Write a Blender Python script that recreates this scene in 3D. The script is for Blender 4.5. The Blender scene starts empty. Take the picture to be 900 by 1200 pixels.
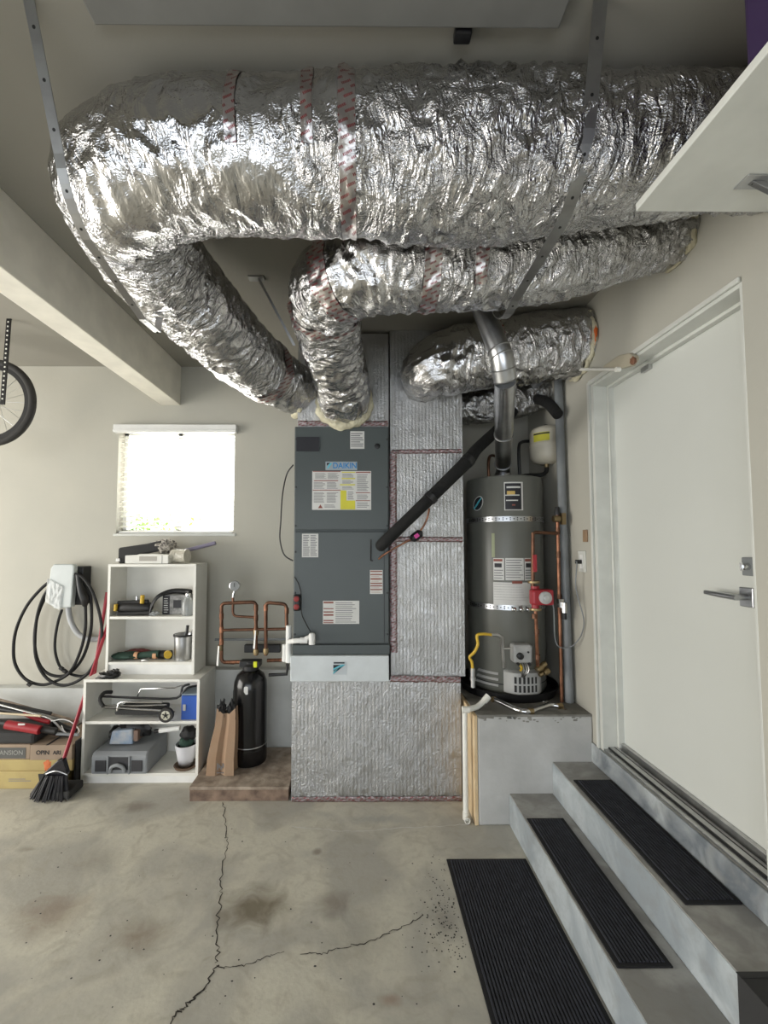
import bpy, bmesh, math, random
from math import sin, cos, pi, radians as R
from mathutils import Vector as V, Matrix, noise as N
random.seed(4)
SC = bpy.context.scene
COL = SC.collection
# ------------------------------------------------------------------ camera
F = 500.0; EYE = V((0, 0, 1.55)); PITCH = R(3.0); YAW = R(0.4); SH = 11.0; SX = 24.5
cd = bpy.data.cameras.new('camera'); cam = bpy.data.objects.new('camera', cd); COL.objects.link(cam)
cam.location = EYE; cam.rotation_euler = (pi/2 + PITCH, 0, -YAW)
cd.sensor_fit = 'HORIZONTAL'; cd.sensor_width = 36; cd.lens = F*36/900; cd.shift_y = SH/900; cd.shift_x = SX/900
cd.clip_start = .02; cd.clip_end = 200
SC.camera = cam
CM = cam.rotation_euler.to_matrix()
def ray(px, py): return (CM @ V((px-450+SX, -(py-600-SH), -F))).normalized()
def P(px, py, Y):           # point of the photo at depth Y
    d = ray(px, py); return EYE + d*((Y-EYE.y)/d.y)
def PX(px, py, X):
    d = ray(px, py); return EYE + d*((X-EYE.x)/d.x)
def PZ(px, py, Z):
    d = ray(px, py); return EYE + d*((Z-EYE.z)/d.z)
# ------------------------------------------------------------------ light
SC.view_settings.view_transform = 'Standard'; SC.view_settings.look = 'None'
SC.view_settings.gamma = 1; SC.view_settings.use_curve_mapping = False
SC.view_settings.exposure = 0.72
w = bpy.data.worlds.new('sky'); SC.world = w; w.use_nodes = True
bg = w.node_tree.nodes['Background']; bg.inputs[0].default_value = (.88, .94, 1, 1); bg.inputs[1].default_value = 2.3
def area(name, loc, rot, sx, sy, power, col):
    l = bpy.data.lights.new(name, 'AREA'); l.shape = 'RECTANGLE'; l.size = sx; l.size_y = sy; l.energy = power; l.color = col
    o = bpy.data.objects.new(name, l); o.location = loc; o.rotation_euler = rot; COL.objects.link(o); return o
area('added_left_daylight', (-4.9, 0.8, 1.3), (R(90), 0, R(-90)), 3.6, 2.3, 135, (1, .97, .91))  # added lamp for daylight from the left; that wall is solid, without a door
area('daylight_at_back_window', (-1.41, 3.62, 2.10), (R(-90), 0, 0), .95, .9, 42, (1, .97, .9))
# ------------------------------------------------------------------ materials
MATS = {}
def mat(name, col, rough=.6, metal=0, bump=None, var=None, emit=None, trans=0, coat=0, alpha=1, spec=None):
    """bump=(scale, strength, dist); var=(scale, other colour)"""
    if name in MATS: return MATS[name]
    m = bpy.data.materials.new(name); m.use_nodes = True; MATS[name] = m
    nt = m.node_tree; b = nt.nodes['Principled BSDF']
    b.inputs['Base Color'].default_value = (*col, 1); b.inputs['Roughness'].default_value = rough
    b.inputs['Metallic'].default_value = metal; b.inputs['Transmission Weight'].default_value = trans
    b.inputs['Coat Weight'].default_value = coat; b.inputs['Alpha'].default_value = alpha
    tc = nt.nodes.new('ShaderNodeTexCoord')
    vs = var or (9, tuple(c*.9 for c in col))
    n = nt.nodes.new('ShaderNodeTexNoise'); n.inputs['Scale'].default_value = vs[0]; n.inputs['Detail'].default_value = 5
    nt.links.new(tc.outputs['Object'], n.inputs['Vector'])
    r = nt.nodes.new('ShaderNodeValToRGB'); r.color_ramp.elements[0].position = .35; r.color_ramp.elements[1].position = .65
    r.color_ramp.elements[0].color = (*vs[1], 1); r.color_ramp.elements[1].color = (*col, 1)
    nt.links.new(n.outputs[0], r.inputs[0]); nt.links.new(r.outputs[0], b.inputs['Base Color'])
    if bump:
        n2 = nt.nodes.new('ShaderNodeTexNoise'); n2.inputs['Scale'].default_value = bump[0]; n2.inputs['Detail'].default_value = 4
        nt.links.new(tc.outputs['Object'], n2.inputs['Vector'])
        bp = nt.nodes.new('ShaderNodeBump'); bp.inputs['Strength'].default_value = bump[1]; bp.inputs['Distance'].default_value = bump[2]
        nt.links.new(n2.outputs[0], bp.inputs['Height']); nt.links.new(bp.outputs[0], b.inputs['Normal'])
    if emit:
        b.inputs['Emission Color'].default_value = (*emit[0], 1); b.inputs['Emission Strength'].default_value = emit[1]
    return m
def foil_mat(name, col, rough, streak=(1, 1, 1), a=(26, .5), b=(60, .25), c=(9, .25), strength=1, dist=.02, red=None, attr=True, smooth=0):
    """metal foil: bump = streaky ridges (a) + fine ridges (b) + crumpled facets (c), each (scale, weight)"""
    m = bpy.data.materials.new(name); m.use_nodes = True; MATS[name] = m
    nt = m.node_tree; L = nt.links; bs = nt.nodes['Principled BSDF']
    bs.inputs['Base Color'].default_value = (*col, 1); bs.inputs['Metallic'].default_value = 1; bs.inputs['Roughness'].default_value = rough
    tc = nt.nodes.new('ShaderNodeTexCoord')
    if attr: at = nt.nodes.new('ShaderNodeAttribute'); at.attribute_name = 'fuv'; src = at.outputs['Vector']
    else: src = tc.outputs['Object']
    def M_(op, x, y=None, z=None):
        q = nt.nodes.new('ShaderNodeMath'); q.operation = op
        for k, v in enumerate((x, y, z)):
            if v is None: continue
            if isinstance(v, (int, float)): q.inputs[k].default_value = v
            else: L.new(v, q.inputs[k])
        return q.outputs[0]
    def warp(scale, amt, sc3):
        n = nt.nodes.new('ShaderNodeTexNoise'); n.inputs['Scale'].default_value = scale; n.inputs['Detail'].default_value = 2; L.new(tc.outputs['Object'], n.inputs['Vector'])
        q = nt.nodes.new('ShaderNodeVectorMath'); q.operation = 'MULTIPLY_ADD'; q.inputs[1].default_value = (amt,)*3; L.new(n.outputs['Color'], q.inputs[0]); L.new(src, q.inputs[2])
        mp = nt.nodes.new('ShaderNodeMapping'); mp.inputs['Scale'].default_value = sc3; L.new(q.outputs[0], mp.inputs[0]); return mp.outputs[0]
    def ridge(v, scale, det=2):
        n = nt.nodes.new('ShaderNodeTexNoise'); n.inputs['Scale'].default_value = scale; n.inputs['Detail'].default_value = det; n.inputs['Roughness'].default_value = .55; L.new(v, n.inputs['Vector'])
        return M_('ABSOLUTE', M_('SUBTRACT', n.outputs[0], .5))
    sv = warp(6, .10, streak); iv = warp(8, .12, (1, 1, 1))
    vo = nt.nodes.new('ShaderNodeTexVoronoi'); vo.feature = 'F1'; vo.inputs['Scale'].default_value = c[0]; L.new(iv, vo.inputs['Vector'])
    vo2 = nt.nodes.new('ShaderNodeTexVoronoi'); vo2.feature = 'F1'; vo2.inputs['Scale'].default_value = c[0]*2.9; L.new(iv, vo2.inputs['Vector'])
    h = M_('ADD', M_('MULTIPLY', ridge(sv, a[0]), a[1]*2), M_('MULTIPLY', ridge(iv, b[0], 3), b[1]*2))
    h = M_('ADD', h, M_('ADD', M_('MULTIPLY', vo.outputs['Distance'], c[1]), M_('MULTIPLY', vo2.outputs['Distance'], c[1]*.4)))
    bp = nt.nodes.new('ShaderNodeBump'); bp.inputs['Distance'].default_value = dist; L.new(h, bp.inputs['Height']); L.new(bp.outputs[0], bs.inputs['Normal'])
    bp.inputs['Strength'].default_value = strength
    if smooth:
        n = nt.nodes.new('ShaderNodeTexNoise'); n.inputs['Scale'].default_value = 2.3; n.inputs['Detail'].default_value = 2; L.new(tc.outputs['Object'], n.inputs['Vector'])
        mr = nt.nodes.new('ShaderNodeMapRange'); mr.inputs['From Min'].default_value = .38; mr.inputs['From Max'].default_value = .58; mr.inputs['To Min'].default_value = strength*(1-smooth); mr.inputs['To Max'].default_value = strength
        L.new(n.outputs[0], mr.inputs['Value']); L.new(mr.outputs[0], bp.inputs['Strength'])
    b = bs
    if red:   # printed diagonal lettering on the foil tape: rows of short red dashes
        sx = nt.nodes.new('ShaderNodeSeparateXYZ'); L.new(tc.outputs['Object'], sx.inputs[0])
        def mth(op, a, bb, c=None):
            q = nt.nodes.new('ShaderNodeMath'); q.operation = op
            for i2, val in enumerate((a, bb, c)):
                if val is None: continue
                if hasattr(val, 'links') or hasattr(val, 'is_linked'): L.new(val, q.inputs[i2])
                else: q.inputs[i2].default_value = val
            return q.outputs[0]
        z2 = mth('SUBTRACT', sx.outputs[2], mth('MULTIPLY', sx.outputs[1], .6))
        u = mth('ADD', mth('MULTIPLY', sx.outputs[0], -.45), z2)
        v2 = mth('ADD', sx.outputs[0], mth('MULTIPLY', z2, .45))
        row = mth('FRACT', mth('MULTIPLY', u, red), 0)
        inrow = mth('LESS_THAN', row, .42)
        seg = mth('FRACT', mth('ADD', mth('MULTIPLY', v2, red*.42), mth('MULTIPLY', mth('FLOOR', mth('MULTIPLY', u, red), 0), .37)), 0)
        inseg = mth('LESS_THAN', seg, .6)
        letters = mth('GREATER_THAN', mth('FRACT', mth('MULTIPLY', v2, red*4.1), 0), .28)
        f = mth('MULTIPLY', mth('MULTIPLY', inrow, inseg), letters)
        mc = nt.nodes.new('ShaderNodeMix'); mc.data_type = 'RGBA'; mc.inputs[6].default_value = (*col, 1); mc.inputs[7].default_value = (.2, .03, .035, 1)
        L.new(f, mc.inputs[0]); L.new(mc.outputs[2], b.inputs['Base Color'])
        L.new(mth('SUBTRACT', 1, mth('MULTIPLY', f, .8)), b.inputs['Metallic'])
    return m
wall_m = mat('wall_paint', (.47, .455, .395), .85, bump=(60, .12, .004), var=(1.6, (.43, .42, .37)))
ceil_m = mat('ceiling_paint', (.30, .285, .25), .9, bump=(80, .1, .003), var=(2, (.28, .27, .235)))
beam_m = mat('beam_paint', (.84, .81, .72), .7, bump=(30, .1, .003))
door_m = mat('door_paint', (.62, .635, .60), .42, var=(2, (.60, .615, .58)))
trim_m = mat('trim_paint', (.62, .63, .59), .45)
stem_m = mat('stem_paint', (.55, .56, .54), .8, bump=(25, .3, .006), var=(5, (.47, .48, .46)))
white_m = mat('white_plastic', (.82, .82, .8), .4)
whitelam = mat('white_laminate', (.8, .79, .74), .5, var=(6, (.74, .73, .68)))
dirtywhite = mat('aged_white_plastic', (.78, .77, .71), .5)
ahu_m = mat('slate_grey_enamel', (.062, .075, .076), .42, var=(2, (.056, .068, .069)), bump=(300, .03, .001))
ahu_d = mat('dark_seam', (.02, .022, .024), .6)
black_m = mat('black_plastic', (.009, .009, .010), .45)
rubber_m = mat('black_rubber', (.007, .007, .008), .7, bump=(90, .3, .003))
matte_bk = mat('black_foam', (.006, .006, .006), .85, bump=(40, .5, .006))
steel_m = mat('galvanised_steel', (.55, .56, .57), .3, 1, var=(14, (.42, .43, .45)))
strap_m = mat('strap_steel', (.38, .385, .38), .42, 1, var=(12, (.3, .3, .3)))
chrome_m = mat('chrome', (.7, .7, .7), .15, 1)
alum_m = mat('aluminium', (.58, .58, .57), .35, 1, var=(20, (.45, .45, .45)))
copper_m = mat('copper_pipe', (.19, .095, .058), .42, .8, var=(18, (.10, .05, .032)), bump=(60, .15, .002))
copper_b = mat('bright_copper', (.36, .17, .10), .38, .9, var=(22, (.17, .08, .05)))
brass_m = mat('brass', (.3, .23, .13), .4, 1)
tank_m = mat('heater_grey_enamel', (.135, .138, .122), .35, var=(3, (.125, .128, .114)))
tank_l = mat('light_grey_metal', (.42, .42, .41), .4)
red_m = mat('red_paint', (.33, .015, .025), .4)
dred_m = mat('dark_red_handle', (.28, .01, .025), .35)
yel_m = mat('yellow_coating', (.62, .40, .03), .45)
org_m = mat('orange_sealant', (.75, .16, .03), .7, bump=(40, .6, .01))
mastic = mat('pale_mastic', (.66, .62, .46), .8, bump=(30, .9, .02), var=(14, (.5, .46, .33)))
wood_m = mat('plywood', (.72, .58, .38), .7, var=(7, (.58, .42, .24)))
wood2 = mat('rough_board', (.42, .35, .28), .85, var=(13, (.2, .155, .12)), bump=(40, .5, .006))
card_m = mat('cardboard', (.31, .235, .17), .85, var=(5, (.25, .19, .14)))
bag_m = mat('brown_paper', (.32, .22, .145), .8, bump=(14, .5, .01), var=(6, (.33, .21, .13)))
ycard = mat('yellow_cardboard', (.43, .34, .14), .7, var=(6, (.34, .26, .11)))
cgrey = mat('charcoal_fabric', (.034, .034, .034), .9, bump=(200, .3, .002))
blue_m = mat('blue_plastic', (.02, .09, .42), .5)
lblue = mat('pale_blue_box', (.22, .3, .42), .5, var=(20, (.4, .42, .45)))
green_m = mat('dark_green_fabric', (.018, .05, .035), .8)
purple_m = mat('deep_purple_plastic', (.035, .018, .065), .5)
lilac_m = mat('lilac_grey_tube', (.22, .2, .28), .5)
ahulab = mat('label_paper', (.62, .62, .6), .5)
ink_m = mat('grey_ink', (.2, .2, .21), .6)
redink = mat('red_ink', (.25, .07, .05), .6)
yelink = mat('yellow_ink', (.62, .58, .05), .6)
blueink = mat('blue_ink', (.02, .2, .5), .5)
teal_m = mat('teal_ink', (.1, .5, .62), .5)
bkink = mat('black_ink', (.01, .01, .015), .5)
gold_m = mat('gold_ink', (.6, .42, .12), .4)
gcase = mat('grey_case_plastic', (.26, .275, .29), .5)
tireb = mat('tyre_rubber', (.03, .028, .026), .75)
glass_m = bpy.data.materials.new('glass'); glass_m.use_nodes = True; _g = glass_m.node_tree
_a = _g.nodes.new('ShaderNodeBsdfTransparent'); _b = _g.nodes.new('ShaderNodeBsdfGlossy'); _b.inputs['Roughness'].default_value = .02; _f = _g.nodes.new('ShaderNodeFresnel'); _m = _g.nodes.new('ShaderNodeMixShader')
_g.links.new(_f.outputs[0], _m.inputs[0]); _g.links.new(_a.outputs[0], _m.inputs[1]); _g.links.new(_b.outputs[0], _m.inputs[2]); _g.links.new(_m.outputs[0], _g.nodes['Material Output'].inputs[0])
clearp = mat('clear_plastic', (.85, .88, .88), .15, trans=.7)
leaf_m = mat('leaf', (.1, .22, .04), .6, var=(12, (.2, .3, .06)))
slat_m = mat('blind_slat', (.86, .85, .8), .5)
_t = slat_m.node_tree; _tr = _t.nodes.new('ShaderNodeBsdfTranslucent'); _tr.inputs[0].default_value = (.8, .8, .74, 1); _mx = _t.nodes.new('ShaderNodeMixShader'); _mx.inputs[0].default_value = .3
_t.links.new(_t.nodes['Principled BSDF'].outputs[0], _mx.inputs[1]); _t.links.new(_tr.outputs[0], _mx.inputs[2]); _t.links.new(_mx.outputs[0], _t.nodes['Material Output'].inputs[0])
cond_m = mat('grey_conduit', (.22, .235, .24), .45, var=(6, (.17, .18, .19)))
soft_m = mat('grey_soft_conduit', (.42, .43, .44), .5)
mat_m = mat('ribbed_mat', (.022, .023, .031), .85, bump=(400, .5, .003), var=(30, (.034, .036, .048)))
mat_e = mat('mat_border', (.007, .007, .009), .8)
crack_m = mat('crack_dark', (.035, .03, .025), 1)
spat_m = mat('dark_spatter', (.04, .04, .04), .9)
foil = foil_mat('crinkled_foil', (.60, .60, .61), .15, (1, .22, .22), (36, .55), (70, .25), (10, .5), 1, .026, smooth=.72)
foilp = foil_mat('bubble_foil', (.50, .50, .50), .34, (1, 1, .55), (60, .35), (170, .5), (85, .5), .9, .0035, attr=False)
tape_m = foil_mat('printed_foil_tape', (.55, .53, .53), .3, (1, .3, .3), (30, .4), (70, .2), (14, .3), .6, .008, red=50, attr=False)
tapep = foil_mat('printed_seam_tape', (.34, .29, .29), .45, (1, 1, 1), (50, .4), (90, .3), (30, .3), .7, .005, red=62, attr=False)
# floor: stained concrete
def concrete(name, c1, c2, stains=(), sc0=2.6, p0=.40, p1=.60):
    m = bpy.data.materials.new(name); m.use_nodes = True; MATS[name] = m
    nt = m.node_tree; L = nt.links; b = nt.nodes['Principled BSDF']; b.inputs['Roughness'].default_value = .62
    g = nt.nodes.new('ShaderNodeNewGeometry')
    def noise(sc, det, dist=0):
        n = nt.nodes.new('ShaderNodeTexNoise'); n.inputs['Scale'].default_value = sc; n.inputs['Detail'].default_value = det
        n.inputs['Distortion'].default_value = dist; L.new(g.outputs['Position'], n.inputs['Vector']); return n.outputs[0]
    def ramp(src, p0, p1, ca, cb):
        r = nt.nodes.new('ShaderNodeValToRGB'); r.color_ramp.elements[0].position = p0; r.color_ramp.elements[1].position = p1
        r.color_ramp.elements[0].color = (*ca, 1); r.color_ramp.elements[1].color = (*cb, 1); L.new(src, r.inputs[0]); return r.outputs[0]
    def mix(f, a, bb, mode='MIX'):
        q = nt.nodes.new('ShaderNodeMix'); q.data_type = 'RGBA'; q.blend_type = mode
        for i, val in ((0, f), (6, a), (7, bb)):
            if isinstance(val, (tuple, float)): q.inputs[i].default_value = val if isinstance(val, float) else (*val, 1)
            else: L.new(val, q.inputs[i])
        return q.outputs[2]
    col = ramp(noise(sc0, 9, .8), p0, p1, c2, c1)
    col = mix(ramp(noise(9, 6, 1.5), .5, .72, (0, 0, 0), (.5, .5, .5)), col, (c1[0]*.58, c1[1]*.55, c1[2]*.52))
    col = mix(ramp(noise(70, 3), .5, .75, (0, 0, 0), (.25, .25, .25)), col, tuple(c*.6 for c in c1))
    for (x, y, rx, ry, c, k) in stains:
        vm = nt.nodes.new('ShaderNodeVectorMath'); vm.operation = 'SUBTRACT'; vm.inputs[1].default_value = (x, y, 0); L.new(g.outputs['Position'], vm.inputs[0])
        vs = nt.nodes.new('ShaderNodeVectorMath'); vs.operation = 'MULTIPLY'; vs.inputs[1].default_value = (1/rx, 1/ry, 0); L.new(vm.outputs[0], vs.inputs[0])
        ln = nt.nodes.new('ShaderNodeVectorMath'); ln.operation = 'LENGTH'; L.new(vs.outputs[0], ln.inputs[0])
        ad = nt.nodes.new('ShaderNodeMath'); ad.operation = 'MULTIPLY_ADD'; ad.inputs[1].default_value = .9; L.new(noise(9, 5, 1), ad.inputs[0]); L.new(ln.outputs['Value'], ad.inputs[2])
        f = ramp(ad.outputs[0], .55, 1.35, (k, k, k), (0, 0, 0))
        col = mix(f, col, c)
    L.new(col, b.inputs['Base Color'])
    bp = nt.nodes.new('ShaderNodeBump'); bp.inputs['Strength'].default_value = .25; bp.inputs['Distance'].default_value = .004
    L.new(noise(45, 8), bp.inputs['Height']); L.new(bp.outputs[0], b.inputs['Normal'])
    return m
st = []
for px, py, rx, ry, c, k in ((300, 1062, .34, .25, (.13, .105, .065), .85), (390, 1058, .17, .17, (.17, .14, .11), .6), (165, 1095, .26, .18, (.2, .15, .1), .6),
                             (60, 1070, .34, .24, (.24, .18, .13), .6), (160, 945, .26, .12, (.16, .13, .1), .6), (110, 1010, .3, .2, (.28, .26, .22), .5), (420, 1100, .3, .3, (.26, .25, .22), .5), (372, 998, .06, .05, (.15, .11, .08), .6),
                             (455, 1172, .10, .05, (.25, .15, .09), .5), (30, 995, .12, .05, (.16, .13, .1), .45), (440, 960, .5, .1, (.3, .3, .29), .55),
                             (225, 1150, .22, .1, (.45, .43, .37), .6), (230, 1060, .2, .06, (.42, .4, .34), .4), (520, 1080, .12, .2, (.16, .15, .14), .5)):
    p = PZ(px, py, 0); st.append((p.x, p.y, rx, ry, c, k))
floor_m = concrete('stained_concrete', (.56, .535, .45), (.40, .385, .34), st)
step_t = concrete('tread_concrete', (.38, .375, .355), (.26, .255, .24), sc0=5)
step_r = concrete('painted_riser_concrete', (.44, .48, .50), (.29, .325, .35), sc0=4)
curb_c = concrete('weathered_curb_paint', (.44, .47, .48), (.15, .17, .19), sc0=5, p0=.36, p1=.60)
blk_m = mat('block_paint', (.52, .52, .51), .7, bump=(12, .4, .012), var=(4, (.41, .41, .4)))
blkt_m = concrete('bare_concrete', (.26, .25, .225), (.14, .135, .12), sc0=6)

# ------------------------------------------------------------------ builders
WO = {}
class MB:
    def __init__(s): s.v = []; s.f = []; s.sm = []; s.uv = []
    def add(s, vs, fs, smooth=False):
        o = len(s.v); s.v += [V(p) for p in vs]
        for f in fs: s.f.append([i+o for i in f]); s.sm.append(smooth)
        return s
    def box(s, x0, x1, y0, y1, z0, z1, M=None):
        vs = [V((x, y, z)) for z in (z0, z1) for y in (y0, y1) for x in (x0, x1)]
        if M: vs = [M @ p for p in vs]
        return s.add(vs, [(0, 2, 3, 1), (4, 5, 7, 6), (0, 1, 5, 4), (2, 6, 7, 3), (0, 4, 6, 2), (1, 3, 7, 5)])
    def prism(s, poly, a, b, axis='y', M=None, smooth=False):
        n = len(poly); vs = []
        for t in (a, b):
            for (u, w_) in poly:
                vs.append({'y': V((u, t, w_)), 'x': V((t, u, w_)), 'z': V((u, w_, t))}[axis])
        if M: vs = [M @ p for p in vs]
        s.add(vs, [tuple(range(n))[::-1], tuple(range(n, 2*n))]); 
        return s.add(vs, [(i, (i+1) % n, n+(i+1) % n, n+i) for i in range(n)], smooth)
    def tube(s, pts, r, n=12, res=0, caps=True, flat=None, smooth=True):
        pts = [V(p) for p in pts]; rr = list(r) if isinstance(r, (list, tuple)) else [r]*len(pts)
        if res: pts, rr = spline(pts, rr, res)
        fr = frames(pts); vs = []
        for p, (t, a, b), q in zip(pts, fr, rr):
            for k in range(n):
                th = 2*pi*k/n; vs.append(p+(a*cos(th)+b*sin(th)*(flat or 1))*q)
        m = len(pts); fs = [(i*n+k, i*n+(k+1) % n, (i+1)*n+(k+1) % n, (i+1)*n+k) for i in range(m-1) for k in range(n)]
        s.add(vs, fs, smooth)
        if caps: s.add(vs[:n], [tuple(range(n))[::-1]]); s.add(vs[-n:], [tuple(range(n))])
        return s
    def lathe(s, prof, c=(0, 0, 0), axis=(0, 0, 1), n=24, smooth=True, capped=True):
        c = V(c); ax = V(axis).normalized(); a = ax.orthogonal().normalized(); b = ax.cross(a); vs = []
        for (r, h) in prof:
            for k in range(n): th = 2*pi*k/n; vs.append(c+ax*h+(a*cos(th)+b*sin(th))*r)
        fs = [(i*n+k, i*n+(k+1) % n, (i+1)*n+(k+1) % n, (i+1)*n+k) for i in range(len(prof)-1) for k in range(n)]
        s.add(vs, fs, smooth)
        if capped:
            s.add(vs[:n], [tuple(range(n))[::-1]]); s.add(vs[-n:], [tuple(range(n))])
        return s
    def ribbon(s, pts, wdir, w, t=.002, n_=None):   # flat strap: width along wdir
        pts = [V(p) for p in pts]; wd = V(wdir).normalized(); vs = []
        for i, p in enumerate(pts):
            tg = (pts[min(i+1, len(pts)-1)]-pts[max(i-1, 0)]).normalized(); nn = tg.cross(wd).normalized()
            for (a, b) in ((-1, -1), (1, -1), (1, 1), (-1, 1)): vs.append(p+wd*a*w/2+nn*b*t/2)
        m = len(pts); fs = [(i*4+k, i*4+(k+1) % 4, (i+1)*4+(k+1) % 4, (i+1)*4+k) for i in range(m-1) for k in range(4)]
        fs += [(3, 2, 1, 0), tuple(range((m-1)*4, m*4))]
        return s.add(vs, fs)
    def blob(s, c, rx, ry, rz, amp=.0, fr=8, n=20, m=12, M=None, seed=0):
        vs = []
        for i in range(m+1):
            ph = pi*i/m
            for k in range(n):
                th = 2*pi*k/n; d = V((sin(ph)*cos(th), sin(ph)*sin(th), cos(ph)))
                q = 1+amp*N.noise(d*fr*.3+V((seed, 0, 0)))*2
                p = V((d.x*rx*q, d.y*ry*q, d.z*rz*q)); vs.append((M @ p if M else p)+V(c))
        return s.add(vs, [(i*n+k, (i+1)*n+k, (i+1)*n+(k+1) % n, i*n+(k+1) % n) for i in range(m) for k in range(n)], True)
    def build(s, name, m, parent=None, bev=0, label=None, cat=None, group=None, kind=None, solid=None):
        me = bpy.data.meshes.new(name); o = bpy.data.objects.new(name, me); COL.objects.link(o)
        if parent: org = WO[parent.name]; o.parent = parent
        else:
            lo = V([min(p[i] for p in s.v) for i in range(3)]); hi = V([max(p[i] for p in s.v) for i in range(3)])
            org = V(((lo.x+hi.x)/2, (lo.y+hi.y)/2, lo.z)); o.location = org
        WO[o.name] = org.copy()
        me.from_pydata([p-org for p in s.v], [], s.f); me.materials.append(m)
        if s.uv: at = me.attributes.new('fuv', 'FLOAT_VECTOR', 'POINT'); at.data.foreach_set('vector', s.uv)
        bm = bmesh.new(); bm.from_mesh(me)
        if len(s.v) < 60000 and not s.uv: bmesh.ops.remove_doubles(bm, verts=bm.verts, dist=1e-5)
        bmesh.ops.recalc_face_normals(bm, faces=bm.faces)
        bm.to_mesh(me); bm.free()
        sm = any(s.sm)
        if sm:
            me.polygons.foreach_set('use_smooth', [True]*len(me.polygons))
            me.set_sharp_from_angle(angle=R(42))
        if bev:
            b = o.modifiers.new('bevel', 'BEVEL'); b.width = bev; b.segments = 2; b.limit_method = 'ANGLE'; b.angle_limit = R(50)
        if not kind and name in ('print', 'red_print', 'grey_print', 'yellow_print', 'screws', 'emblem_swoosh', 'emblem_stripes', 'stamp', 'punched_holes', 'holes', 'slots', 'crimp_rings', 'tape_wraps'): kind = 'stuff'
        tag(o, label, cat, group, kind); return o
def tag(o, label=None, cat=None, group=None, kind=None):
    for k, val in (('label', label), ('category', cat), ('group', group), ('kind', kind)):
        if val: o[k] = val
    return o
def thing(name, label, cat, loc, group=None, kind=None):
    o = bpy.data.objects.new(name, None); o.empty_display_size = .05; COL.objects.link(o); o.location = V(loc); WO[o.name] = V(loc)
    return tag(o, label, cat, group, kind)
def spline(pts, rr, res):
    op, orr = [], []
    n = len(pts)
    for i in range(n-1):
        p0, p1, p2, p3 = pts[max(i-1, 0)], pts[i], pts[i+1], pts[min(i+2, n-1)]
        r0, r1, r2, r3 = rr[max(i-1, 0)], rr[i], rr[i+1], rr[min(i+2, n-1)]
        for k in range(res):
            t = k/res
            def cr(a, b, c, d): return .5*((2*b)+(c-a)*t+(2*a-5*b+4*c-d)*t*t+(3*b-a-3*c+d)*t**3)
            op.append(cr(p0, p1, p2, p3)); orr.append(cr(r0, r1, r2, r3))
    op.append(pts[-1]); orr.append(rr[-1]); return op, orr
def frames(pts):
    out = []; prev = None
    for i, p in enumerate(pts):
        t = (pts[min(i+1, len(pts)-1)]-pts[max(i-1, 0)]).normalized()
        if prev is None:
            a = t.cross(V((0, 0, 1))); a = a.normalized() if a.length > 1e-3 else V((1, 0, 0))
        else:
            a = (prev-t*prev.dot(t)).normalized()
        prev = a; out.append((t, a, t.cross(a)))
    return out
def BOX(name, x0, x1, y0, y1, z0, z1, m, parent=None, bev=0, **k): return MB().box(x0, x1, y0, y1, z0, z1).build(name, m, parent, bev, **k)
def text(name, s, loc, size, m, parent, rot=(pi/2, 0, 0), bold=False, sx=1, align='CENTER'):
    c = bpy.data.curves.new('t', 'FONT'); c.body = s; c.size = size; c.extrude = .0004; c.align_x = align; c.align_y = 'CENTER'
    if bold: c.offset = size*.02
    o = bpy.data.objects.new('t', c); me = bpy.data.meshes.new_from_object(o); bpy.data.objects.remove(o)
    o = bpy.data.objects.new(name, me); COL.objects.link(o); me.materials.clear(); me.materials.append(m)
    o.parent = parent; o.location = V(loc)-WO[parent.name]; o.rotation_euler = rot; o.scale = (sx, 1, 1); WO[o.name] = V(loc); return o
def bars(x0, x1, z0, z1, y, rows, frac=.5, jit=True, cols=1):
    mb = MB(); h = (z1-z0)/rows; wc = (x1-x0)/cols
    for c in range(cols):
        for i in range(rows):
            e = x0+(c+1)*wc-wc*(.06+(random.random()*.25 if jit else 0))
            mb.box(x0+c*wc+wc*.04, e, y-.0006, y, z0+h*(i+.25), z0+h*(i+.25+frac))
    return mb
def grid_surface(mb, fn, nu, nv, smooth=True, wrap=False):
    vs = [fn(i/nu, j/nv) for i in range(nu+1) for j in range(nv if wrap else nv+1)]
    q = nv if wrap else nv+1
    mb.add(vs, [(i*q+j, (i+1)*q+j, (i+1)*q+(j+1) % q, i*q+(j+1) % q) for i in range(nu) for j in range(nv)], smooth)

# ------------------------------------------------------------------ setting
WB, WR, CEIL = 3.25, 1.30, 2.92
XL, YF = -5.0, -3.5
ST = 'structure'
BOX('floor', XL, WR+.15, YF, WB+.15, -.1, 0, floor_m, kind=ST)
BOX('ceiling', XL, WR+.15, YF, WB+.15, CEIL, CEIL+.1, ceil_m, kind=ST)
wx0, wx1, wz0, wz1 = -1.853, -.962, 1.628, 2.43
wb = MB(); wb.box(XL, wx0, WB, WB+.15, 0, CEIL); wb.box(wx1, WR+.15, WB, WB+.15, 0, CEIL)
wb.box(wx0, wx1, WB, WB+.15, 0, wz0); wb.box(wx0, wx1, WB, WB+.15, wz1, CEIL); wb.build('wall_back', wall_m, kind=ST)
DY0, DY1, DZ0, DZ1 = 1.40, 2.36, .446, 2.445
wr = MB(); wr.box(WR, WR+.15, DY1, WB, 0, CEIL); wr.box(WR, WR+.15, YF, DY0, 0, CEIL)
wr.box(WR, WR+.15, DY0, DY1, DZ1, CEIL); wr.box(WR, WR+.15, DY0, DY1, 0, DZ0); wr.build('wall_right', wall_m, kind=ST)
wl = MB(); wl.box(XL-.1, XL, YF, WB+.15, 0, CEIL); wl.build('wall_left', wall_m, kind=ST)
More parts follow.
